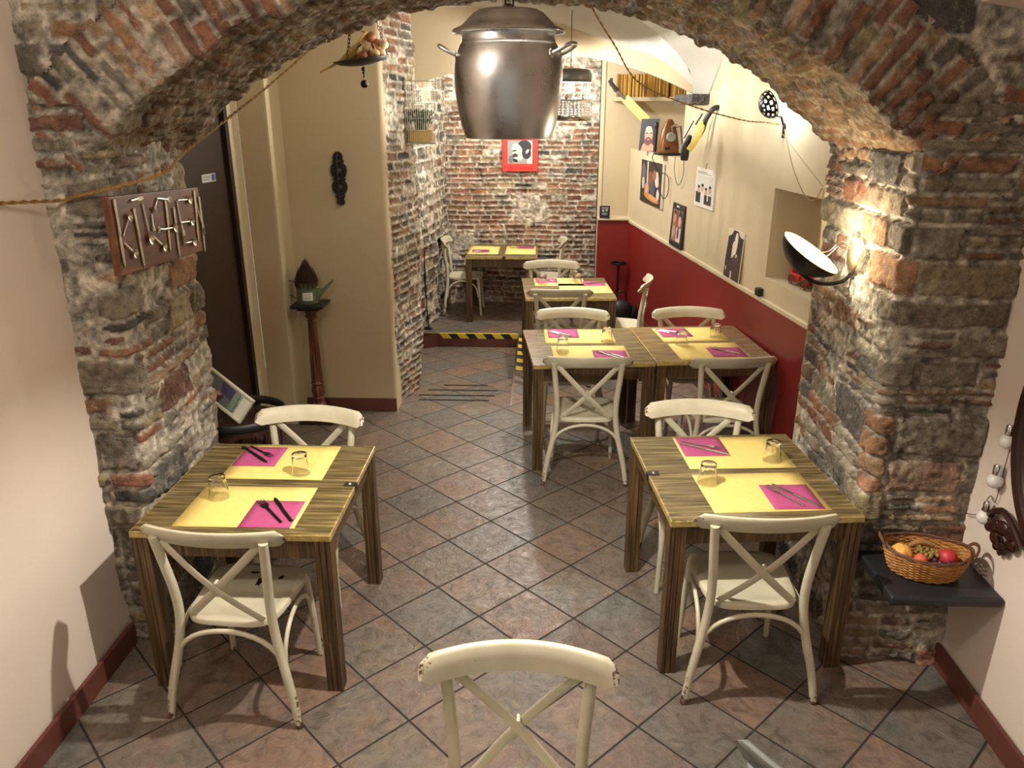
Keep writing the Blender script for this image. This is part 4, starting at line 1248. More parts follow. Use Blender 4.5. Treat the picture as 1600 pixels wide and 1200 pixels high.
# ================================================================ CUTLERY BOARD
bd = empty('cutlery_board', (-1.628, 2.88, 1.715), 0, 'brown board with old spoons, knives and forks set as letters, on left pier', 'wall decoration')
bx = Vector(bd.location)
m = MB(); m.add([Vector(p) - bx for p in [(-1.630, 2.878, 1.738), (-1.630, 3.66, 1.704), (-1.630, 3.66, 1.995), (-1.630, 2.878, 2.035), (-1.600, 2.878, 1.738), (-1.600, 3.66, 1.704), (-1.600, 3.66, 1.995), (-1.600, 2.878, 2.035)]],
               [(3, 2, 1, 0), (4, 5, 6, 7), (0, 1, 5, 4), (1, 2, 6, 5), (2, 3, 7, 6), (3, 0, 4, 7)])
m.build('board', M['board_wood'], bd, smooth=False, bevel=.003)
pieces = [
    ('knife', (2.908, 1.773), (2.905, 2.013)), ('spoon', (3.013, 1.970), (2.925, 1.880)), ('spoon', (3.010, 1.788), (2.922, 1.862)),
    ('knife', (3.054, 1.745), (3.038, 1.965)), ('knife', (3.124, 2.008), (3.030, 2.004)), ('spoon', (3.135, 1.800), (3.113, 1.990)),
    ('spoon', (3.189, 1.940), (3.240, 1.985)), ('fork', (3.366, 1.970), (3.240, 1.990)), ('fork', (3.165, 1.850), (3.177, 1.935)),
    ('spoon', (3.262, 1.772), (3.156, 1.848)), ('knife', (3.294, 1.765), (3.309, 1.970)), ('spoon', (3.389, 1.852), (3.250, 1.860)),
    ('fork', (3.199, 1.868), (3.252, 1.861)), ('knife', (3.371, 1.725), (3.375, 1.928)), ('fork', (3.434, 1.765), (3.417, 1.961)),
    ('spoon', (3.575, 1.951), (3.424, 1.961)), ('spoon', (3.565, 1.854), (3.428, 1.864)), ('spoon', (3.561, 1.763), (3.420, 1.772)),
    ('knife', (3.583, 1.759), (3.601, 1.977)), ('fork', (3.650, 1.776), (3.608, 1.932)), ('knife', (3.640, 1.705), (3.645, 1.943))]
for kind, h, t in pieces:
    hv = Vector((0, *h)); tv = Vector((0, *t)); c = (hv + tv) / 2; d = hv - tv
    o = bpy.data.objects.new(kind, CUT['old_silver'][kind]); C.objects.link(o); o.parent = bd
    y = d.normalized(); z = Vector((1, 0, 0)); x = y.cross(z)
    R3 = Matrix((x, y, z)).transposed().to_4x4()
    s = d.length / .21
    o.matrix_local = Matrix.Translation(Vector((-1.600, c.y, c.z)) - bx) @ R3 @ Matrix.Diagonal((max(.9, s) * 1.15, s, 1.4, 1))

# ================================================================ PICTURES
def ell(cx, cy, rx, ry, n=18, a=0.0):
    return [(cx + rx * math.cos(t) * math.cos(a) - ry * math.sin(t) * math.sin(a), cy + rx * math.cos(t) * math.sin(a) + ry * math.sin(t) * math.cos(a)) for t in [2 * PI * i / n for i in range(n)]]
def rc(x0, y0, x1, y1): return [(x0, y0), (x1, y0), (x1, y1), (x0, y1)]
_pm = {}
def pcol(c):
    if c not in _pm: _pm[c] = plain('print_ink', srgb(*c), .55, var=.05, scale=60)
    return _pm[c]
def picture(name, Mx, w, h, th, edge, shapes, label, cat='picture', group=None, part='printed_image', backcol=None):
    """flat sheet or panel: local x right, y up from its lower left corner, z out of the wall"""
    r = empty(name, label=label, cat=cat, group=group); r.matrix_basis = Mx
    m = MB(); m.box((w / 2, h / 2, th / 2), (w, h, th)); m.build('panel', pcol(edge), r, smooth=False)
    cols = []; m = MB()
    for i, (c, poly) in enumerate(shapes):
        if c not in cols: cols.append(c)
        m.mi = cols.index(c)
        m.add([(x * w, y * h, th + .0006 + .00012 * i) for x, y in poly], [tuple(range(len(poly)))])
    m.build(part, [pcol(c) for c in cols], r, smooth=False)
    return r
# red poster on the far brick wall
SK = (196, 192, 186); DK = (40, 38, 38)
rp = picture('red_poster', frame((-.462, 9.600, 1.622), (1, 0, 0)), .424, .38, .012, (212, 50, 40), [
    ((224, 56, 44), rc(0, 0, 1, 1)), ((150, 148, 142), rc(.15, .23, .84, .93)), ((205, 202, 196), rc(.70, .23, .84, .93)), ((48, 46, 46), ell(.62, .74, .20, .20)),
    (SK, ell(.43, .58, .15, .27, a=.3)), ((48, 46, 46), ell(.68, .55, .13, .18)), ((225, 222, 214), ell(.70, .60, .035, .075, a=-.5)), (DK, ell(.34, .62, .07, .022, a=.2)),
    ((60, 50, 48), ell(.36, .47, .075, .07)), ((224, 220, 212), ell(.38, .40, .05, .035)), (DK, ell(.36, .33, .08, .05, a=-.4)), ((110, 108, 104), ell(.24, .36, .07, .12))],
    'red poster with a grey photo of a shouting man, on the far brick wall', 'poster')
text('PUBLIC REVENGE', .040, pcol((120, 20, 30)), Matrix.Translation((.209, .035, .0145)), rp)

# pictures on the oblique right wall (viewer's right = towards us)
def onwall(yfar, z, out=.002): return frame(wp(uof(yfar), z, out), -wd)
picture('poster', onwall(8.893, 1.3701), .895, .44, .015, (205, 196, 176), [
    ((44, 38, 36), rc(0, 0, .93, 1)), ((96, 92, 96), ell(.12, .70, .10, .22)), ((120, 80, 66), ell(.45, .55, .13, .22)), ((190, 184, 176), rc(.28, .45, .34, .98)), ((200, 150, 120), ell(.30, .30, .10, .18)),
    ((70, 80, 96), ell(.55, .36, .12, .16)), ((206, 196, 186), ell(.74, .62, .10, .18)), ((180, 176, 170), ell(.13, .45, .07, .14)), ((214, 206, 196), ell(.80, .28, .06, .13)), ((196, 132, 78), ell(.52, .16, .34, .08, a=-.12)), ((212, 160, 104), ell(.60, .17, .20, .045, a=-.1)), ((150, 96, 76), ell(.62, .70, .08, .12)), ((84, 60, 52), ell(.86, .46, .05, .12))],
    'dark collage poster crowded with figures, hanging on the right wall under the projector niche', 'poster')
cg = picture('band_calendar', onwall(7.0138, 1.5396), .475, .318, .012, (232, 228, 220), [
    ((214, 212, 206), rc(.04, .08, .94, .82)), ((60, 54, 56), rc(.06, .90, .60, .915)), ((60, 54, 56), rc(.06, .86, .80, .872)),
    ((46, 38, 48), rc(.05, .10, .32, .38)), ((46, 38, 48), rc(.52, .10, .90, .34)), ((226, 222, 216), rc(.32, .09, .50, .42)), ((202, 160, 140), ell(.20, .44, .07, .09)), ((40, 34, 34), ell(.20, .52, .065, .04)),
    ((206, 168, 148), ell(.40, .49, .07, .09)), ((38, 32, 32), ell(.40, .57, .07, .04)), ((206, 168, 148), ell(.60, .42, .07, .08)), ((38, 32, 32), ell(.60, .495, .065, .035)), ((202, 160, 140), ell(.80, .48, .07, .09)), ((38, 32, 32), ell(.80, .56, .065, .04)), ((220, 216, 210), rc(.68, .20, .74, .34))],
    'white poster of four people in dark jackets hung by a clip on the right wall', 'poster')
m = MB(); m.tube([(.235, .312, .012), (.238, .35, .010), (.24, .365, .002)], .003, 6); m.build('hanging_clip', M['copper'], cg)
Mt = onwall(7.6377, 1.0926, .018) @ Matrix.Rotation(rad(-3), 4, 'X')
picture('record_sleeve', Mt, .38, .397, .014, (36, 32, 32), [
    ((34, 30, 30), rc(0, 0, 1, 1)), ((150, 106, 92), rc(.12, .12, .88, .86)), ((44, 34, 34), rc(.47, .12, .52, .86)), ((40, 32, 34), ell(.72, .74, .14, .12)), ((206, 168, 150), ell(.70, .62, .10, .12)), ((56, 40, 40), ell(.30, .78, .12, .06)), ((190, 140, 122), ell(.28, .66, .10, .11)),
    ((196, 148, 130), ell(.28, .34, .11, .14)), ((214, 206, 200), rc(.50, .14, .86, .46)), ((90, 62, 58), ell(.66, .34, .09, .14)), ((214, 210, 206), rc(.34, .92, .54, .96))],
    'black framed picture of four faces leaning on the ledge below the white poster', 'picture')
Mt = onwall(6.1441, 1.0926, .016) @ Matrix.Rotation(rad(-2.5), 4, 'X')
picture('photo_print', Mt, .323, .373, .006, (222, 212, 190), [
    ((226, 216, 194), rc(0, 0, 1, 1)), ((42, 34, 32), [(.0, .0), (.98, .0), (.98, .88), (.90, .88), (.74, .90), (.62, .99), (.34, .99), (.22, .88), (.04, .84), (.0, .4)]), ((228, 220, 202), ell(.56, .80, .10, .16)), ((226, 216, 196), [(.36, .42), (.58, .46), (.66, .70), (.52, .82), (.36, .72)]),
    ((78, 52, 50), ell(.62, .36, .26, .17, a=.4)), ((66, 46, 46), [(.0, .02), (.95, .0), (.90, .40), (.1, .34)]), ((214, 200, 180), ell(.66, .50, .05, .04, a=.6)), ((216, 204, 184), rc(.42, .0, .50, .16)), ((216, 204, 184), ell(.10, .18, .035, .05))],
    'photo print of a dark-coated figure with pale hood, leaning beside the toy niche', 'picture')
dc = picture('printed_notice', onwall(4.6028, 1.4708), .21, .38, .003, (204, 190, 156), [((204, 190, 156), rc(0, 0, 1, 1))] + [((158, 144, 110), rc(.16, .80 - i * .055, .84 - (i * 37 % 5) * .06, .815 - i * .055)) for i in range(13)],
    'yellowed printed notice with a bold headline on the wall between toy niche and right pier', 'notice')
text('EDITION', .045, pcol((120, 108, 78)), Matrix.Translation((.105, .343, .0045)), dc)
m = MB(); wbox(m, uof(5.4343) - .03, uof(5.4343) + .03, 1.0926, 1.1445, .000, .04)
sw = tag(m.build('light_switch', M['black'], smooth=False, bevel=.004), 'small black box with a white mark on the ledge below the toy niche', 'box')
# leaning picture of the bearded man, in the projector niche
Mt = frame((1.054, 8.7394, 1.9051), (1, -.55, 0)) @ Matrix.Rotation(rad(-8), 4, 'X')
picture('portrait_sleeve', Mt, .195, .325, .02, (50, 52, 58), [
    ((46, 48, 54), rc(0, 0, 1, 1)), ((222, 150, 128), [(.12, 0), (.9, 0), (.82, .18), (.62, .28), (.35, .28), (.2, .18)]), ((120, 70, 60), ell(.50, .36, .24, .20)), ((214, 158, 132), ell(.50, .50, .23, .27)), ((234, 196, 160), ell(.48, .66, .18, .12)), ((104, 62, 54), ell(.50, .33, .18, .10)), ((200, 150, 140), ell(.50, .35, .07, .02)),
    ((50, 36, 34), ell(.40, .55, .07, .02)), ((50, 36, 34), ell(.62, .55, .07, .02)), ((52, 44, 52), ell(.5, .86, .26, .10))],
    'dark record sleeve with a portrait of a bearded man, leaning in the projector niche', 'record sleeve')
ab = picture('photo_card', frame((.700, 9.345, 1.110), (1, -.1, 0)), .12, .14, .02, (34, 34, 40), [((30, 30, 36), rc(0, 0, 1, 1)), ((150, 150, 160), ell(.35, .62, .14, .12)), ((170, 170, 180), ell(.68, .66, .12, .10)), ((110, 110, 120), ell(.5, .35, .3, .12)), ((200, 200, 206), rc(.15, .82, .85, .87))],
    'small black card with a pale photo standing at the left end of the dado ledge', 'picture')

# framed picture on the armchair behind the front left table
bx_ = Vector((.57, .10, .81)).normalized(); by_ = Vector((-.80, .26, .56)); by_ = (by_ - bx_ * by_.dot(bx_)).normalized()
Mt = Matrix((bx_, by_, bx_.cross(by_))).transposed().to_4x4(); Mt.translation = Vector((-1.715, 4.08, .625))
fp = picture('framed_print', Mt, .165, .40, .012, (214, 208, 178), [
    ((238, 234, 214), rc(.03, .02, .97, .98)), ((120, 122, 124), rc(.12, .22, .88, .80)), ((84, 60, 56), [(.12, .45), (.45, .42), (.50, .66), (.12, .74)]), ((84, 76, 120), [(.40, .22), (.88, .22), (.88, .55), (.52, .50)]), ((206, 160, 150), ell(.42, .52, .07, .05)), ((140, 160, 140), rc(.12, .20, .88, .30))],
    'cream framed print propped askew in the dark tub behind the front left table', 'framed picture')
m = MB()
for (x0, y0, x1, y1) in ((0, 0, .165, .012), (0, .388, .165, .40), (0, 0, .012, .40), (.153, 0, .165, .40)):
    m.box(((x0 + x1) / 2, (y0 + y1) / 2, .012), (x1 - x0, y1 - y0, .018))
m.build('frame', plain('cream_frame', srgb(214, 210, 184), .4, var=.04), fp, smooth=False, bevel=.003)
text('AMANTES', .026, pcol((60, 74, 66)), Matrix.Translation((.0825, .075, .0155)), fp)
# ================================================================ ARMCHAIR, PEDESTAL, WATERING CAN
ac = empty('wooden_tub', (-1.715, 4.10, 0), 0, 'dark round wooden tub with black rim behind the front left table', 'tub')
m = MB(); m.lathe([(.19, 0), (.205, .15), (.222, .40), (.232, .64), (.222, .64), (.21, .60), (0, .60)], 40); m.build('tub_body', M['dark_wood'], ac)
m = MB()
for k in range(20):
    a = 2 * PI * k / 20; m.tube([(math.cos(a) * r, math.sin(a) * r, z) for r, z in ((.191, .01), (.206, .15), (.223, .40), (.233, .62))], 1.0, 6, flat=(.006, .026))
m.build('staves', M['mahogany'], ac)
for r, z, q in ((.245, .675, .022), (.215, .20, .012), (.230, .45, .012)):
    m = MB(); m.tube([(math.cos(t) * r, math.sin(t) * r, z) for t in [2 * PI * i / 48 for i in range(48)]], 1.0, 8, closed=True, flat=(q * .5, q * 1.2)); m.build('hoop', M['black'], ac)

pd = empty('pedestal', (-1.735, 5.675, 0), 0, 'tall turned wooden pedestal with fluted column against the plaster wall', 'pedestal')
m = MB(); m.box((0, 0, .940), (.245, .245, .022)); m.box((0, 0, .918), (.17, .17, .022)); m.build('top_plate', M['black'], pd, smooth=False, bevel=.003)
m = MB(); n = 48
prof = [(.058, .907), (.052, .880), (.034, .862), (.050, .850), (.040, .835), (.028, .820), (.036, .812), (.030, .80)] + [(lerp(.033, .046, i / 8), lerp(.795, .32, i / 8)) for i in range(9)] + [(.052, .310), (.040, .295), (.048, .27), (.050, .23), (.038, .20), (.050, .19), (.044, .17), (.040, .15), (.054, .135), (.05, .12), (.075, .10), (.075, .08)]
vs = []; fs = []
for (r, z) in prof:
    for k in range(n):
        a = 2 * PI * k / n
        fl_ = .0045 * abs(math.sin(a * 6)) if .32 <= z <= .795 else 0
        bl = .004 * math.cos(a * 8) if .20 < z < .29 else 0
        vs.append(((r - fl_ + bl) * math.cos(a), (r - fl_ + bl) * math.sin(a), z))
for i in range(len(prof) - 1):
    for k in range(n):
        l = (k + 1) % n; fs.append((i * n + l, i * n + k, (i + 1) * n + k, (i + 1) * n + l))
m.add(vs, fs); m.build('column', M['pedestal_wood'], pd)
m = MB(); m.box((0, 0, .06), (.22, .22, .045)); m.box((0, 0, .02), (.26, .26, .04)); m.build('base', M['dark_wood'], pd, smooth=False, bevel=.006)

wc = empty('watering_can', (-1.755, 5.69, .951), 0, 'sage green watering can with long spout and white label on the pedestal', 'watering can')
m = MB(); m.lathe([(.080, 0), (.082, .003), (.079, .15), (.082, .157), (.079, .158), (.075, .150), (.075, .01), (0, .01)], 36); m.build('can_body', M['green_tin'], wc)
m = MB(); m.tube([(.066, 0, .040), (.13, 0, .10), (.205, 0, .172)], [.022, .015, .009], 14); m.build('spout', M['green_tin'], wc)
m = MB(); m.tube([(.06, -.02, .118), (.115, -.004, .112)], 1.0, 8, flat=(.006, .012)); m.build('spout_brace', M['green_tin'], wc)
m = MB(); m.tube(spline([(-.078, 0, .150), (-.13, 0, .165), (-.165, 0, .12), (-.155, 0, .07), (-.115, 0, .045), (-.078, 0, .03)], 6), .003, 8); m.build('handle', M['black_metal'], wc)
m = MB(); vs = []; fs = []
for i in range(9):
    a = rad(-100 + 5.6 * i * 1.2)
    for z in (.030, .090): vs.append((.0815 * math.cos(a), .0815 * math.sin(a), z))
for i in range(8): fs.append((2 * i, 2 * i + 2, 2 * i + 3, 2 * i + 1))
m.add(vs, fs); lb = m.build('label', M['white_paper'], wc)
m = MB()
for j, (z, w_) in enumerate(((.078, .9), (.070, .6), (.060, .9), (.053, .9), (.046, .8), (.040, .7))):
    vs = []
    for i in range(9):
        a = rad(-100 + 5.6 * 1.2 * (4 + (i - 4) * w_ * .85))
        for dz in (-.0012, .0012): vs.append((.0819 * math.cos(a), .0819 * math.sin(a), z + dz))
    m.add(vs, [(2 * i, 2 * i + 2, 2 * i + 3, 2 * i + 1) for i in range(8)])
m.build('label_text', pcol((120, 120, 120)), lb)
m = MB(); rg = random.Random(3)
for i in range(420):
    a = rg.uniform(0, 2 * PI); r0 = .066 * math.sqrt(rg.random()); 
    k = r0 / .066
    top = lerp(.335, .235, k ** 2.2) * rg.uniform(.88, 1.04); r1 = r0 * (1.18 if top < .27 else .75)
    p0 = Vector((math.cos(a) * r0, math.sin(a) * r0, .05)); p2 = Vector((math.cos(a) * r1 * .8, math.sin(a) * r1 * .8, top)); p1 = Vector((math.cos(a) * r0 * 1.38, math.sin(a) * r0 * 1.38, .05 + (top - .05) * .62))
    m.tube([p0, p1, p2], [.0022, .0018, .0005], 4, cap=False)
o = m.build('dried_twigs', M['twigs']); o.location = (-1.755, 5.69, .951); tag(o, 'bushy brown brush of dried twigs in the watering can', 'dried twigs')

# black ornament on the plaster wall
m = MB()
sil = [(.0, .0), (.026, .01), (.030, .03), (.024, .05), (.036, .062), (.030, .078), (.048, .10), (.058, .13), (.052, .16), (.038, .178), (.050, .190), (.038, .20), (.052, .215), (.060, .25), (.054, .285), (.036, .305), (.044, .318), (.032, .33), (.036, .35), (.028, .372), (.012, .385)]
poly = [(x, z) for x, z in sil] + [(-x, z) for x, z in reversed(sil[1:])]
Mo = frame((-1.492, 5.872, 1.655), (1, 0, 0))
m.prism(poly, .0, .018, Mo)
for z, r in ((.065, .020), (.13, .036), (.19, .02), (.25, .038), (.318, .022), (.36, .02)):
    m.ball((0, z, .022), r, 12, M=Mo, sc=(.9, .9, .8))
m.tube([Mo @ Vector((0, .01, .05)), Mo @ Vector((0, .37, .05))], .008, 8)
o = m.build('wall_ornament', M['black'], smooth=True); tag(o, 'black scalloped ornament on the plaster wall above the watering can', 'ornament')

# ================================================================ HANGING DISH WITH GARLIC, BIRD CAGE
HD = Vector((-1.005, 4.62, 2.585))
hd = empty('hanging_scale_pan', tuple(HD), 0, 'shallow dark iron pan hung on chains behind the arch, ball chain below it', 'pan')
m = MB(); m.lathe([(0, -.022), (.06, -.018), (.12, -.006), (.152, .012), (.156, .014), (.150, .016), (.118, .0), (.06, -.012), (0, -.016)], 40); o = m.build('pan', M['black_metal'], hd); o.rotation_euler = (rad(3), rad(-7), 0)
for a in (0.2, 2.3, 4.4):
    m = MB(); p0 = Vector((.148 * math.cos(a), .148 * math.sin(a), .014 + .148 * math.cos(a) * .12)); p1 = Vector((0, 0, .52))
    for i in range(26):
        c = p0.lerp(p1, (i + .5) / 26); rot = Matrix.Translation(c) @ (p1 - p0).to_track_quat('Z', 'Y').to_matrix().to_4x4() @ Matrix.Rotation(PI / 2 * (i % 2), 4, 'Z')
        m.tube([(math.cos(t) * .005, 0, math.sin(t) * .013) for t in [2 * PI * j / 8 for j in range(8)]], .0016, 5, closed=True, M=rot)
    m.build('chain', M['black_metal'], hd)
m = MB(); z = -.028
for r in (.012, .008, .005, .005):
    m.ball((.01, 0, z - r * .8), r, 10); z -= r * 1.9
m.tube([(.01, 0, -.02), (.01, 0, -.10)], .002, 6); m.ball((.01, 0, -.115), .022, 12)
m.build('ball_pendant', M['black_metal'], hd)
rg = random.Random(8)
spots = [(-.02, .035, .024, 'onion'), (.02, -.045, .024, 'onion'), (.045, .045, .026, 'onion'), (.085, -.02, .032, 'garlic'), (.105, .045, .034, 'garlic'), (.035, -.005, .062, 'garlic'), (.085, .02, .080, 'onion'), (.130, .0, .072, 'garlic'), (.060, .0, .118, 'onion')]
labs = ['leftmost brown onion in the hanging pan', 'brown onion at the front of the hanging pan', 'brown onion in the middle of the hanging pan', 'pale garlic bulb near the right rim of the hanging pan', 'pale garlic bulb at the far right of the hanging pan', 'pale garlic bulb lying on the onions in the middle of the pan', 'brown onion high in the heap at the right of the pan', 'pale garlic bulb at the top right of the heap in the pan', 'brown onion on top of the heap in the hanging pan']
for (x, y, z, k), lab in zip(spots, labs):
    m = MB(); r = .030 if k == 'onion' else .026
    m.ball((0, 0, 0), r, 14, sc=(1, 1, .9)); m.tube(spline([(0, 0, r * .6), (.004, 0, r * 1.3), (.012, .004, r * 1.9)], 3), [.009, .007, .006, .004, .004, .003, .003], 8)
    o = m.build(k + ('_bulb' if k == 'garlic' else ''), M[k]); o.location = HD + Vector((x, y, z + x * .12)); o.rotation_euler = (rg.uniform(-1, 1), rg.uniform(-1, 1), rg.uniform(0, 6))
    tag(o, lab, k, 'onions and garlic in the hanging pan')
m = MB(); m.tube(spline([(-.235, 0, -.055), (-.14, 0, -.01), (-.08, 0, .02), (-.03, .02, .07), (.0, .03, .11)], 4), [.006, .006, .006, .007, .008, .010, .014, .018, .022, .026, .028, .026, .022, .018, .012, .008, .004], 8)
for k in range(3):
    m.tube(spline([(-.05, .01 * k, .045), (.0, .02 * k - .02, .10 - .01 * k), (.05, .03 * k - .03, .150 - .02 * k)], 4), 1.0, 6, flat=(.020, .003))
o = m.build('corn_husk', M['husk']); o.location = HD; tag(o, 'dry corn cob with husk sticking out over the left rim of the hanging pan', 'corn')

cg_ = empty('bird_cage', (-.950, 6.38, 2.075), rad(8), 'pale wire bird cage hanging on the brick pier with a plant inside', 'bird cage')
m = MB(); W_, D_, H_ = .112, .08, .46
for i in range(15):
    x = -W_ + 2 * W_ * i / 14
    for y in (-D_, D_): m.tube([(x, y, 0), (x, y, H_)], .0013, 4, cap=False)
for i in range(9):
    y = -D_ + 2 * D_ * i / 8
    for x in (-W_, W_): m.tube([(x, y, 0), (x, y, H_)], .0013, 4, cap=False)
    m.tube([(-W_, y, H_), (W_, y, H_)], .0012, 4, cap=False)
for z in (0, .10, .19, .30, H_): m.tube([(-W_, -D_, z), (W_, -D_, z), (W_, D_, z), (-W_, D_, z)], .002, 5, closed=True)
m.build('wire_bars', M['wire_white'], cg_)
m = MB(); m.box((0, 0, .004), (2 * W_, 2 * D_, .008)); m.build('cage_floor', M['wire_white'], cg_, smooth=False)
pb = MB(); pb.box((0, 0, .055), (.18, .12, .09)); o = pb.build('planter_box', plain('planter_yellow', srgb(190, 150, 70), .6), smooth=False, bevel=.004); o.location = (-.950, 6.38, 2.075 + .005); o.rotation_euler = (0, 0, rad(8)); tag(o, 'ochre planter box standing inside the bird cage', 'planter')
m = MB(); rg = random.Random(4)
for i in range(150):
    a = rg.uniform(0, 6.28); r = rg.uniform(0, .07); b = Vector((math.cos(a) * r, math.sin(a) * r * .6, .10)); t = b + Vector((rg.uniform(-.05, .05), rg.uniform(-.03, .03), rg.uniform(.05, .14)))
    m.tube([b, t], .001, 4, cap=False)
    d = (t - b).normalized(); s = d.orthogonal().normalized() * .010
    m.add([t - d * .01, t + s, t + d * .025, t - s], [(0, 1, 2, 3)])
o = m.build('leafy_plant', M['leaf']); o.location = (-.950, 6.38, 2.08); tag(o, 'dark green leafy plant growing in the planter inside the bird cage', 'plant')

# ================================================================ SHELF, BASKET, FRUIT
m = MB(); m.box((1.585, 2.755, .550), (.43, .345, .042)); sh = m.build('wall_shelf', M['slate_shelf'], smooth=False, bevel=.012, seg=3); tag(sh, 'black slate shelf in the corner between right pier and wall, holding the fruit basket', 'shelf')
BK = Vector((1.568, 2.765, .572))
bk = empty('wicker_basket', tuple(BK), rad(-12), 'oval woven wicker basket of fruit on the black corner shelf', 'basket')
wk = wood_streak('wicker', srgb(120, 76, 34), srgb(178, 122, 58), srgb(206, 156, 84), (10, 10, 60), .5)
wkd = plain('wicker_dark', srgb(104, 66, 42), .6, var=.3, scale=40)
A0, B0 = .125, .088
def bp_(a, t):  # t 0 bottom .. 1 rim
    k = lerp(1.0, 1.30, t ** .8)
    return Vector((A0 * k * math.cos(a), B0 * k * math.sin(a), .006 + .094 * t + .018 * t * (abs(math.cos(a)) ** 4)))
m = MB(); NS = 40
for j in range(15):
    t = j / 15
    P = []
    for i in range(NS * 2):
        a = 2 * PI * i / (NS * 2); p = bp_(a, t); nrm = Vector((math.cos(a) / A0, math.sin(a) / B0, 0)).normalized()
        P.append(p + nrm * .0032 * math.cos(i * PI / 2 + (j % 2) * PI))
    m.tube(P, .0036, 5, closed=True)
m.build('woven_side', wk, bk)
m = MB()
for i in range(NS): m.tube([bp_(2 * PI * i / NS, t) for t in (0, .35, .7, 1)], .0022, 5)
m.build('stakes', wk, bk)
m = MB(); vs = [(0, 0, .006)] + [tuple(bp_(2 * PI * i / 40, 0)) for i in range(40)]; m.add(vs, [(0, 1 + i, 1 + (i + 1) % 40) for i in range(40)]); m.build('basket_floor', wk, bk)
m = MB()
for ph in range(3):
    m.tube([bp_(2 * PI * i / 90, 1) + Vector((math.cos(i * .42 + ph * 2.1) * .005, 0, .004 + math.sin(i * .42 + ph * 2.1) * .005)) for i in range(90)], .0042, 5, closed=True)
m.build('braided_rim', wkd, bk)
for s in (-1, 1):
    m = MB(); e0 = bp_(0 if s > 0 else PI, 1)
    for q in (0, 1): m.tube(spline([(e0.x, -.045, e0.z), (e0.x + s * .012, -.03, e0.z + .016 + q * .006), (e0.x + s * .018, 0, e0.z + .024 + q * .006), (e0.x + s * .012, .03, e0.z + .016 + q * .006), (e0.x, .045, e0.z)], 5), .0048, 6)
    m.build('basket_handle', wkd, bk)
MBk = Matrix.Translation(BK) @ Matrix.Rotation(rad(-12), 4, 'Z')
def fruit(name, mat, r, lx, ly, lz, sc, lab, cat, stem=True, ribs=0):
    m = MB()
    if ribs:
        vs = []; n = 40
        prof = [(math.sin(PI * i / 14), -math.cos(PI * i / 14)) for i in range(15)]
        for (a, b) in prof:
            for k in range(n):
                t = 2 * PI * k / n; q = 1 + .06 * math.cos(ribs * t) + .03 * math.sin(13 * t + b * 9)
                vs.append((r * a * q * math.cos(t) * sc[0], r * a * q * math.sin(t) * sc[1], r * b * sc[2]))
        m.add(vs, [(i * n + k, i * n + (k + 1) % n, (i + 1) * n + (k + 1) % n, (i + 1) * n + k) for i in range(14) for k in range(n)])
    else: m.ball((0, 0, 0), r, 20, sc=sc)
    o = m.build(name, M[mat]); o.location = MBk @ Vector((lx, ly, lz)); tag(o, lab, cat)
    if stem:
        q = MB(); q.tube([(0, 0, r * sc[2] * .9), (.002, .001, r * sc[2] * 1.25)], .0025, 6); q.build('stem', M['stem'], o)
    return o
fruit('gourd', 'gourd', .042, -.092, -.010, .078, (1, 1, .95), 'knobbly yellow gourd at the left end of the wicker basket', 'gourd', True, 7)
fruit('peach', 'peach', .026, -.030, -.052, .082, (1, 1, .98), 'small orange-red peach near the front rim of the basket', 'fruit')
fruit('pomegranate', 'pomegranate', .036, .082, .000, .078, (1, 1, .95), 'large dull red fruit at the right of the basket', 'fruit')
o = MB(); o.tube(spline([(-.055, .045, .085), (-.01, .052, .105), (.04, .045, .100)], 5), [.010, .011, .012, .012, .013, .013, .012, .012, .011, .010, .008], 10)
o = o.build('pear_gourd', M['stem']); o.matrix_basis = MBk; tag(o, 'long pale brown gourd neck lying at the back of the basket', 'gourd')
def bunch(name, mat, c, n, sx, sy, sz, r, lab, seed):
    root = empty(name, tuple(MBk @ Vector(c)), rad(-12), lab, 'grapes')
    rg = random.Random(seed)
    b = MB(); b.ball((0, 0, 0), r, 10); g = b.build('grape', M[mat], root); 
    q = MB(); q.tube([(-sx, 0, .0), (0, 0, .004), (sx, 0, .0)], .0015, 5); q.build('grape_stem', M['stem'], root)
    for i in range(n):
        h = g if i == 0 else g.copy()
        if i: C.objects.link(h); h.parent = root
        h.location = (rg.gauss(0, sx * .5), rg.gauss(0, sy * .5), rg.uniform(-sz, sz))
bunch('grape_bunch', 'grape_green', (.012, .010, .076), 46, .042, .032, .018, .0085, 'bunch of greenish brown grapes in the middle of the basket', 2)
bunch('grape_bunch', 'grape_purple', (.050, -.055, .070), 18, .034, .016, .013, .011, 'bunch of dark purple grapes at the front right of the basket', 6)

# ================================================================ MIRROR AND STRING OF GLOBES
mr = empty('wall_mirror', (1.802, 2.33, 1.30), 0, 'oval mirror in a carved dark mahogany frame, cut off by the right edge', 'mirror')
Mm = frame((0, 0, 0), (0, -1, 0))      # local z points to -x
def ov(a, k): return (k * .405 * math.cos(a), k * .50 * math.sin(a))
m = MB(); n = 64; secs = [(1.0, .0), (1.02, .020), (.98, .035), (.92, .030), (.90, .016), (.88, .022), (.85, .008)]
vs = []
for (k, z) in secs:
    for i in range(n): x, y = ov(2 * PI * i / n, k); vs.append((x, y, z))
m.add(vs, [(j * n + i, j * n + (i + 1) % n, (j + 1) * n + (i + 1) % n, (j + 1) * n + i) for j in range(len(secs) - 1) for i in range(n)], Mm)
m.build('frame', M['mahogany'], mr)
m = MB(); m.add([(*ov(2 * PI * i / n, .86), .006) for i in range(n)], [tuple(range(n))], Mm); m.build('mirror_glass', plain('mirror_glass', (.8, .8, .8, 1), .04, 1.0, var=0.01), mr)
m = MB()
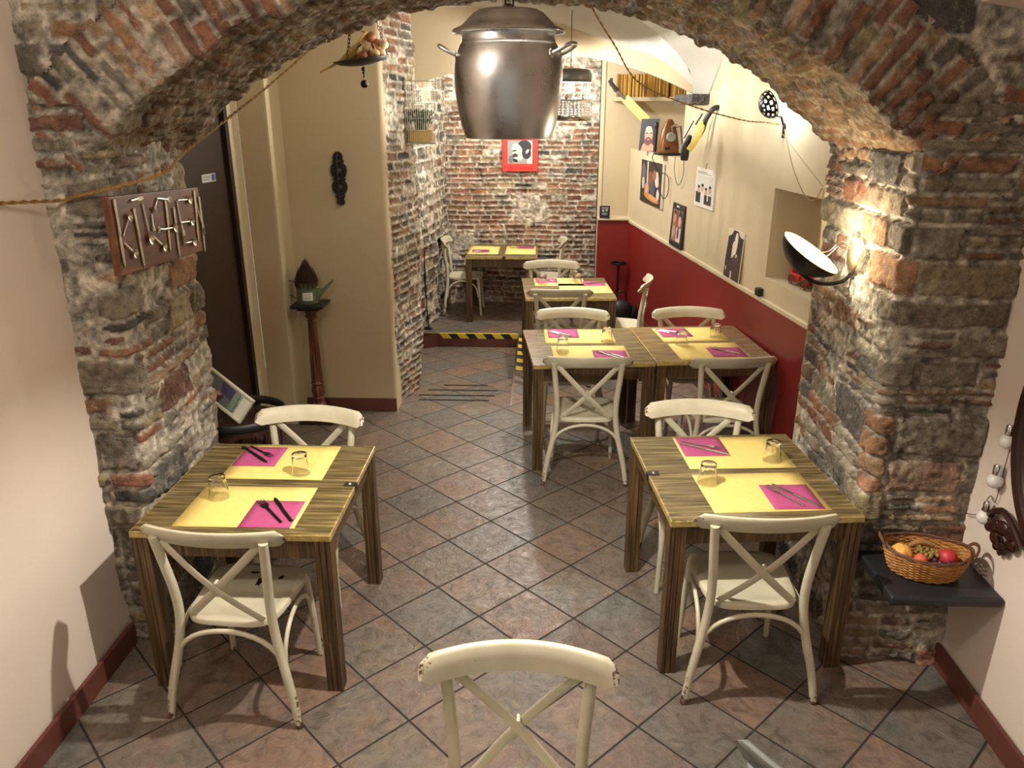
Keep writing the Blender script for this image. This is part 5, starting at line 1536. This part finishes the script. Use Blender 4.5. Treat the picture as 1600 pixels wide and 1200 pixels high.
for (x, y, r) in ((-.40, -.49, .040), (-.37, -.53, .034), (-.43, -.515, .020), (-.34, -.47, .036), (-.31, -.54, .030), (-.27, -.50, .034), (-.455, -.48, .014), (-.36, -.56, .018), (-.29, -.46, .026), (-.33, -.57, .014)):
    m.ball((x, y, .018), r, 14, M=Mm, sc=(1, .85, .42))
for cx, cy, s in ((-.40, -.49, 1), (-.32, -.51, -1), (-.25, -.49, 1)):
    m.tube([Mm @ Vector((cx + (.034 - .0022 * i) * math.cos(s * i * .55), cy + (.034 - .0022 * i) * math.sin(s * i * .55), .030)) for i in range(14)], [.008 - .0004 * i for i in range(14)], 8)
m.tube([Mm @ Vector(p) for p in spline([(-.44, -.475, .022), (-.40, -.43, .028), (-.34, -.40, .028), (-.26, -.43, .026), (-.20, -.47, .026)], 5)], .013, 8)
m.build('carved_foot', M['mahogany'], mr)
for i, (z, y) in enumerate(((1.160, 2.745), (.985, 2.765), (.820, 2.775))):
    b = empty('globe_bulb', (1.772, y, z), 0, ['topmost white globe bulb hanging beside the mirror', 'middle white globe bulb hanging beside the mirror', 'lowest white globe bulb hanging beside the mirror'][i], 'light bulb', 'white globe bulbs beside the mirror')
    m = MB(); m.ball((0, 0, 0), .030, 18); m.build('globe', M['globe_glass'], b)
    m = MB(); m.lathe([(.013, .024), (.0145, .030), (.0145, .062), (.011, .068), (0, .068)], 16); m.build('socket', M['chrome'], b)
cable('thin_cable', [(1.775, 2.70, 1.45), (1.785, 2.735, 1.24), (1.79, 2.752, 1.06), (1.79, 2.76, .90), (1.79, 2.80, .90), (1.79, 2.845, .80), (1.785, 2.90, .765), (1.78, 2.93, .76)], .0018, M['grey_metal'], 'thin grey wire of the globe bulbs looping to the right pier', twist=False)

# ================================================================ NICHE CONTENTS
# toy car
tc = empty('toy_car', tuple(wp(uof(5.0847), 1.2292 + .003, -.13)), math.atan2(-wd.y, -wd.x), 'red vintage toy car in the small niche behind the wall lamp', 'toy car')
m = MB(); m.box((.055, 0, .062), (.10, .060, .050)); m.tube([(.005, 0, .068), (.105, 0, .066)], [.034, .030], 14); m.build('bonnet', M['toy_red'], tc, bevel=.004)
m = MB(); m.box((-.06, 0, .050), (.13, .085, .045)); m.box((-.115, 0, .095), (.020, .085, .05)); m.build('body', M['toy_red'], tc, smooth=False, bevel=.006)
m = MB(); m.box((0, 0, .030), (.27, .05, .012)); 
for s in (-1, 1):
    m.tube(spline([(.145, s * .052, .045), (.115, s * .052, .066), (.07, s * .052, .050), (.02, s * .052, .028), (-.04, s * .052, .028), (-.08, s * .052, .060), (-.13, s * .052, .052)], 4), 1.0, 6, flat=(.014, .003))
m.build('fenders', M['toy_brown'], tc)
for x in (.105, -.095):
    for s in (-1, 1):
        m = MB(); Mx = Matrix.Translation((x, s * .052, .032)) @ Matrix.Rotation(PI / 2, 4, 'X')
        m.tube([Mx @ Vector((.026 * math.cos(t), .026 * math.sin(t), 0)) for t in [2 * PI * i / 20 for i in range(20)]], .006, 6, closed=True)
        for q in range(8):
            t = PI * q / 4; m.tube([Mx @ Vector((0, 0, 0)), Mx @ Vector((.024 * math.cos(t), .024 * math.sin(t), 0))], .0014, 4)
        m.tube([Mx @ Vector((0, 0, -.006)), Mx @ Vector((0, 0, .006))], .006, 8)
        m.build('wheel', M['toy_brown'], tc)
m = MB(); m.tube([(-.03, -.035, .075), (-.045, -.035, .135), (-.045, .035, .135), (-.03, .035, .075)], .003, 6); m.build('windscreen', M['chrome'], tc)
m = MB(); m.tube([(-.12, -.04, .10), (-.14, -.04, .165), (-.20, -.04, .170)], .004, 6); m.tube([(-.12, .04, .10), (-.14, .04, .165), (-.20, .04, .170)], .004, 6); m.box((-.165, 0, .155), (.08, .085, .006)); m.build('folded_hood', M['black'], tc, smooth=False)
# projector
pj = empty('film_projector', (1.2553, 8.072, 1.8998), rad(10), 'old copper-coloured film projector with a round lamp standing at the edge of the niche', 'projector')
m = MB(); vs = []
for (z, w_, d_) in ((.02, .105, .075), (.10, .100, .072), (.22, .075, .055), (.31, .040, .035), (.335, .022, .022)):
    for i in range(16):
        a = 2 * PI * i / 16; c_, s_ = math.cos(a), math.sin(a); vs.append((w_ * math.copysign(abs(c_) ** .5, c_), d_ * math.copysign(abs(s_) ** .5, s_), z))
fs = [(j * 16 + i, j * 16 + (i + 1) % 16, (j + 1) * 16 + (i + 1) % 16, (j + 1) * 16 + i) for j in range(4) for i in range(16)] + [tuple(range(15, -1, -1)), tuple(64 + i for i in range(16))]
m.add(vs, fs); m.build('housing', M['copper'], pj)
m = MB(); m.box((0, 0, .010), (.24, .17, .02)); m.build('base', M['black'], pj, smooth=False, bevel=.004)
m = MB(); m.tube([(0, -.06, .17), (0, -.095, .17)], [.046, .042], 20); m.build('round_lamp', plain('lamp_lens', srgb(150, 156, 146), .3), pj)
m = MB(); m.box((-.03, -.078, .065), (.05, .008, .024)); m.build('name_plate', M['black'], pj, smooth=False)
m = MB(); m.tube([(.02, -.045, .25), (.10, -.05, .27), (.14, -.05, .02)], .008, 8); m.build('side_arm', M['grey_metal'], pj)
m = MB(); m.tube([(.02, -.05, .20), (0, -.07, .26), (.05, -.06, .29)], .012, 8); m.build('film_gate', M['old_silver'], pj)
m = MB(); m.ball((-.125, .02, .27), .022, 10, sc=(1, 1, 2.0)); m.tube([(-.125, .02, .02), (-.125, .02, .25)], .018, 8); o = m.build('black_bottle', M['black']); o.location = (1.2712, 8.178, 1.8998); tag(o, 'slim black bottle behind the film projector, beside the portrait sleeve', 'bottle')
cable('black_cable', [(1.1123, 7.9979, 1.9157), (1.0911, 7.9449, 1.8733), (1.1494, 7.8919, 1.7462), (1.1653, 7.8602, 1.5979), (1.2023, 7.8178, 1.5025), (1.2394, 7.786, 1.5555), (1.2341, 7.7966, 1.7038), (1.1864, 7.8814, 1.7356), (1.1758, 7.8602, 1.6403)], .004, M['black_cable'], 'black cable coiled against the collage poster below the projector niche', twist=False)
cable('black_cable', [(1.2606, 7.6271, 1.9051), (1.2553, 7.5742, 1.7674), (1.2765, 7.4682, 1.6614), (1.2977, 7.3623, 1.7462), (1.2977, 7.3623, 1.9051)], .003, M['black_cable'], 'black cable hanging in a loop below the projector, right of the coiled one', twist=False)
# black tool with a yellow curved plate, projecting from the pillar
bt = empty('black_bracket_tool', tuple(wp(uof(6.6737), 1.9792, .01)), 0, 'black angled arm with a curved yellow plate, mounted beside the projector', 'wall object')
O_ = Vector(bt.location)
def lv(*p): return Vector(p) - O_
m = MB(); m.tube(spline([lv(*(1.197, 6.7797, 1.9263)), lv(*(1.2023, 6.7797, 2.0428)), lv(*(1.2288, 6.7585, 2.1275))], 5), [.030, .034, .036, .036, .034, .032, .030, .028, .026, .022, .016], 12); m.tube(spline([lv(*(1.2394, 6.7479, 2.0428)), lv(*(1.3083, 6.7055, 2.1593)), lv(*(1.3294, 6.6737, 2.2547)), lv(*(1.3771, 6.6419, 2.3341)), lv(*(1.4566, 6.6208, 2.3447))], 5), 1.0, 8, flat=(.016, .022)); m.build('arm', M['black'], bt)
m = MB(); m.tube(spline([lv(*(1.2182, 6.7214, 2.011)), lv(*(1.2606, 6.7002, 2.0852)), lv(*(1.2977, 6.6843, 2.1805)), lv(*(1.2977, 6.6843, 2.2441))], 5), 1.0, 8, flat=(.004, .026)); m.build('yellow_plate', M['yellow_card'], bt)
m = MB(); m.tube([lv(*(1.1758, 6.7585, 2.1064)), lv(*(1.2394, 6.7373, 2.2441))], .010, 8); m.tube([lv(*(1.2606, 6.7373, 2.2123)), lv(*(1.303, 6.7055, 2.297))], .008, 8); m.build('lever', M['grey_metal'], bt)
# long yellow-bladed tool hanging in front of the shelf
yt = empty('yellow_blade_tool', (0.8898, 8.9195, 2.3924), 0, 'long tool with a black grip and broad yellow blade hanging diagonally below the magazine shelf', 'wall object')
O_ = Vector(yt.location)
m = MB(); m.tube([lv(*(0.7203, 8.9513, 2.6148)), lv(*(0.8051, 8.9195, 2.5089))], [.020, .026], 8); m.box(tuple(lv(*(0.7415, 8.9407, 2.5989))), (.03, .03, .08)); m.build('grip', M['black'], yt)
m = MB(); m.tube([lv(*(0.8051, 8.9195, 2.5089)), lv(*(0.9004, 8.8771, 2.4242))], .016, 8); m.build('ferrule', M['grey_metal'], yt)
d_ = (Vector((1.06, 8.27, 2.215)) - Vector((.85, 8.38, 2.42))); 
m = MB(); m.tube([lv(*(0.8898, 8.8824, 2.4347)), lv(*(1.1229, 8.7606, 2.207))], 1.0, 4, flat=(.012, .046)); m.build('yellow_blade', M['yellow_card'], yt, smooth=False)
# magazines on the high shelf
m = MB(); m.box((0, 0, .115), (.0122, .16, .23)); mg = m.build('magazine', M['spine'], smooth=False, bevel=.001); tag(mg, 'thin yellow-spined magazine standing in the tight row on the high shelf', 'magazine', 'yellow magazines on the high shelf')
q = MB(); q.box((0, .012, .232), (.009, .13, .004)); q.build('pages', M['pages'], mg, smooth=False)
rg = random.Random(2); x = .845; i = 0
while x < 1.58 and i < 46:
    if abs(x - .985) < .008 or abs(x - 1.41) < .008: x += .017
    o = mg if i == 0 else copy_tree(mg)
    o.location = (x, 9.27 + rg.uniform(-.004, .004), 2.4538); o.scale = (1, 1, rg.uniform(.97, 1.03)); x += .0161; i += 1

# ================================================================ BACK ROOM ODDS
m = MB(); m.tube(spline([(-1.235, 8.36, 0), (-1.262, 8.40, .35), (-1.27, 8.44, .80), (-1.27, 8.46, .98)], 5), .008, 8); m.tube(spline([(-1.262, 8.40, .40), (-1.30, 8.35, .22), (-1.24, 8.30, .14), (-1.235, 8.36, .05)], 5), .003, 6)
m.lathe([(.045, 0), (.045, .008), (.01, .014)], 16, c=(-1.235, 8.36, 0)); tag(m.build('wire_stand', M['black_metal']), 'thin black metal stand in the corner by the brick pier, left of the far table', 'stand')
st = empty('ashtray_stand', (.935, 9.20, 0), 0, 'black round-topped stand in the corner beside the small table, against the red dado end', 'stand')
m = MB(); m.tube([(math.cos(t) * .085, math.sin(t) * .085, .60) for t in [2 * PI * i / 28 for i in range(28)]], .012, 8, closed=True); m.lathe([(.08, .592), (.0, .586)], 24, cap=False); m.build('ring_top', M['black_metal'], st)
m = MB(); m.tube([(0, 0, .02), (0, 0, .59)], .012, 10); m.lathe([(.13, 0), (.13, .015), (.03, .03)], 24); m.build('post', M['black_metal'], st)
bg = MB(); rg = random.Random(12)
bg.ball((0, 0, .14), .15, 22, sc=(1.0, .75, .9)); bg.ball((.13, .02, .10), .09, 16, sc=(1, .9, 1.1)); bg.tube(spline([(-.06, 0, .26), (-.02, 0, .36), (.05, 0, .34), (.07, 0, .24)], 4), .010, 6)
o = bg.build('black_bag', M['black']); o.location = (.93, 8.72, 0); tag(o, 'crumpled black bag on the floor in the corner behind the side-on chair', 'bag')
# sticker on the door
Md2 = Md @ Matrix.Translation((.50, 1.90, -.0095))
sk = picture('door_sticker', Md @ Matrix.Translation((.545, 1.885, -.0098)), .17, .052, .0015, (214, 214, 206), [((206, 206, 200), rc(0, 0, 1, 1)), ((70, 90, 150), rc(.70, .12, .96, .88)), ((130, 132, 130), rc(.08, .60, .60, .72)), ((130, 132, 130), rc(.08, .32, .55, .42))],
    'small white and blue sticker on the dark brown door', 'sticker')
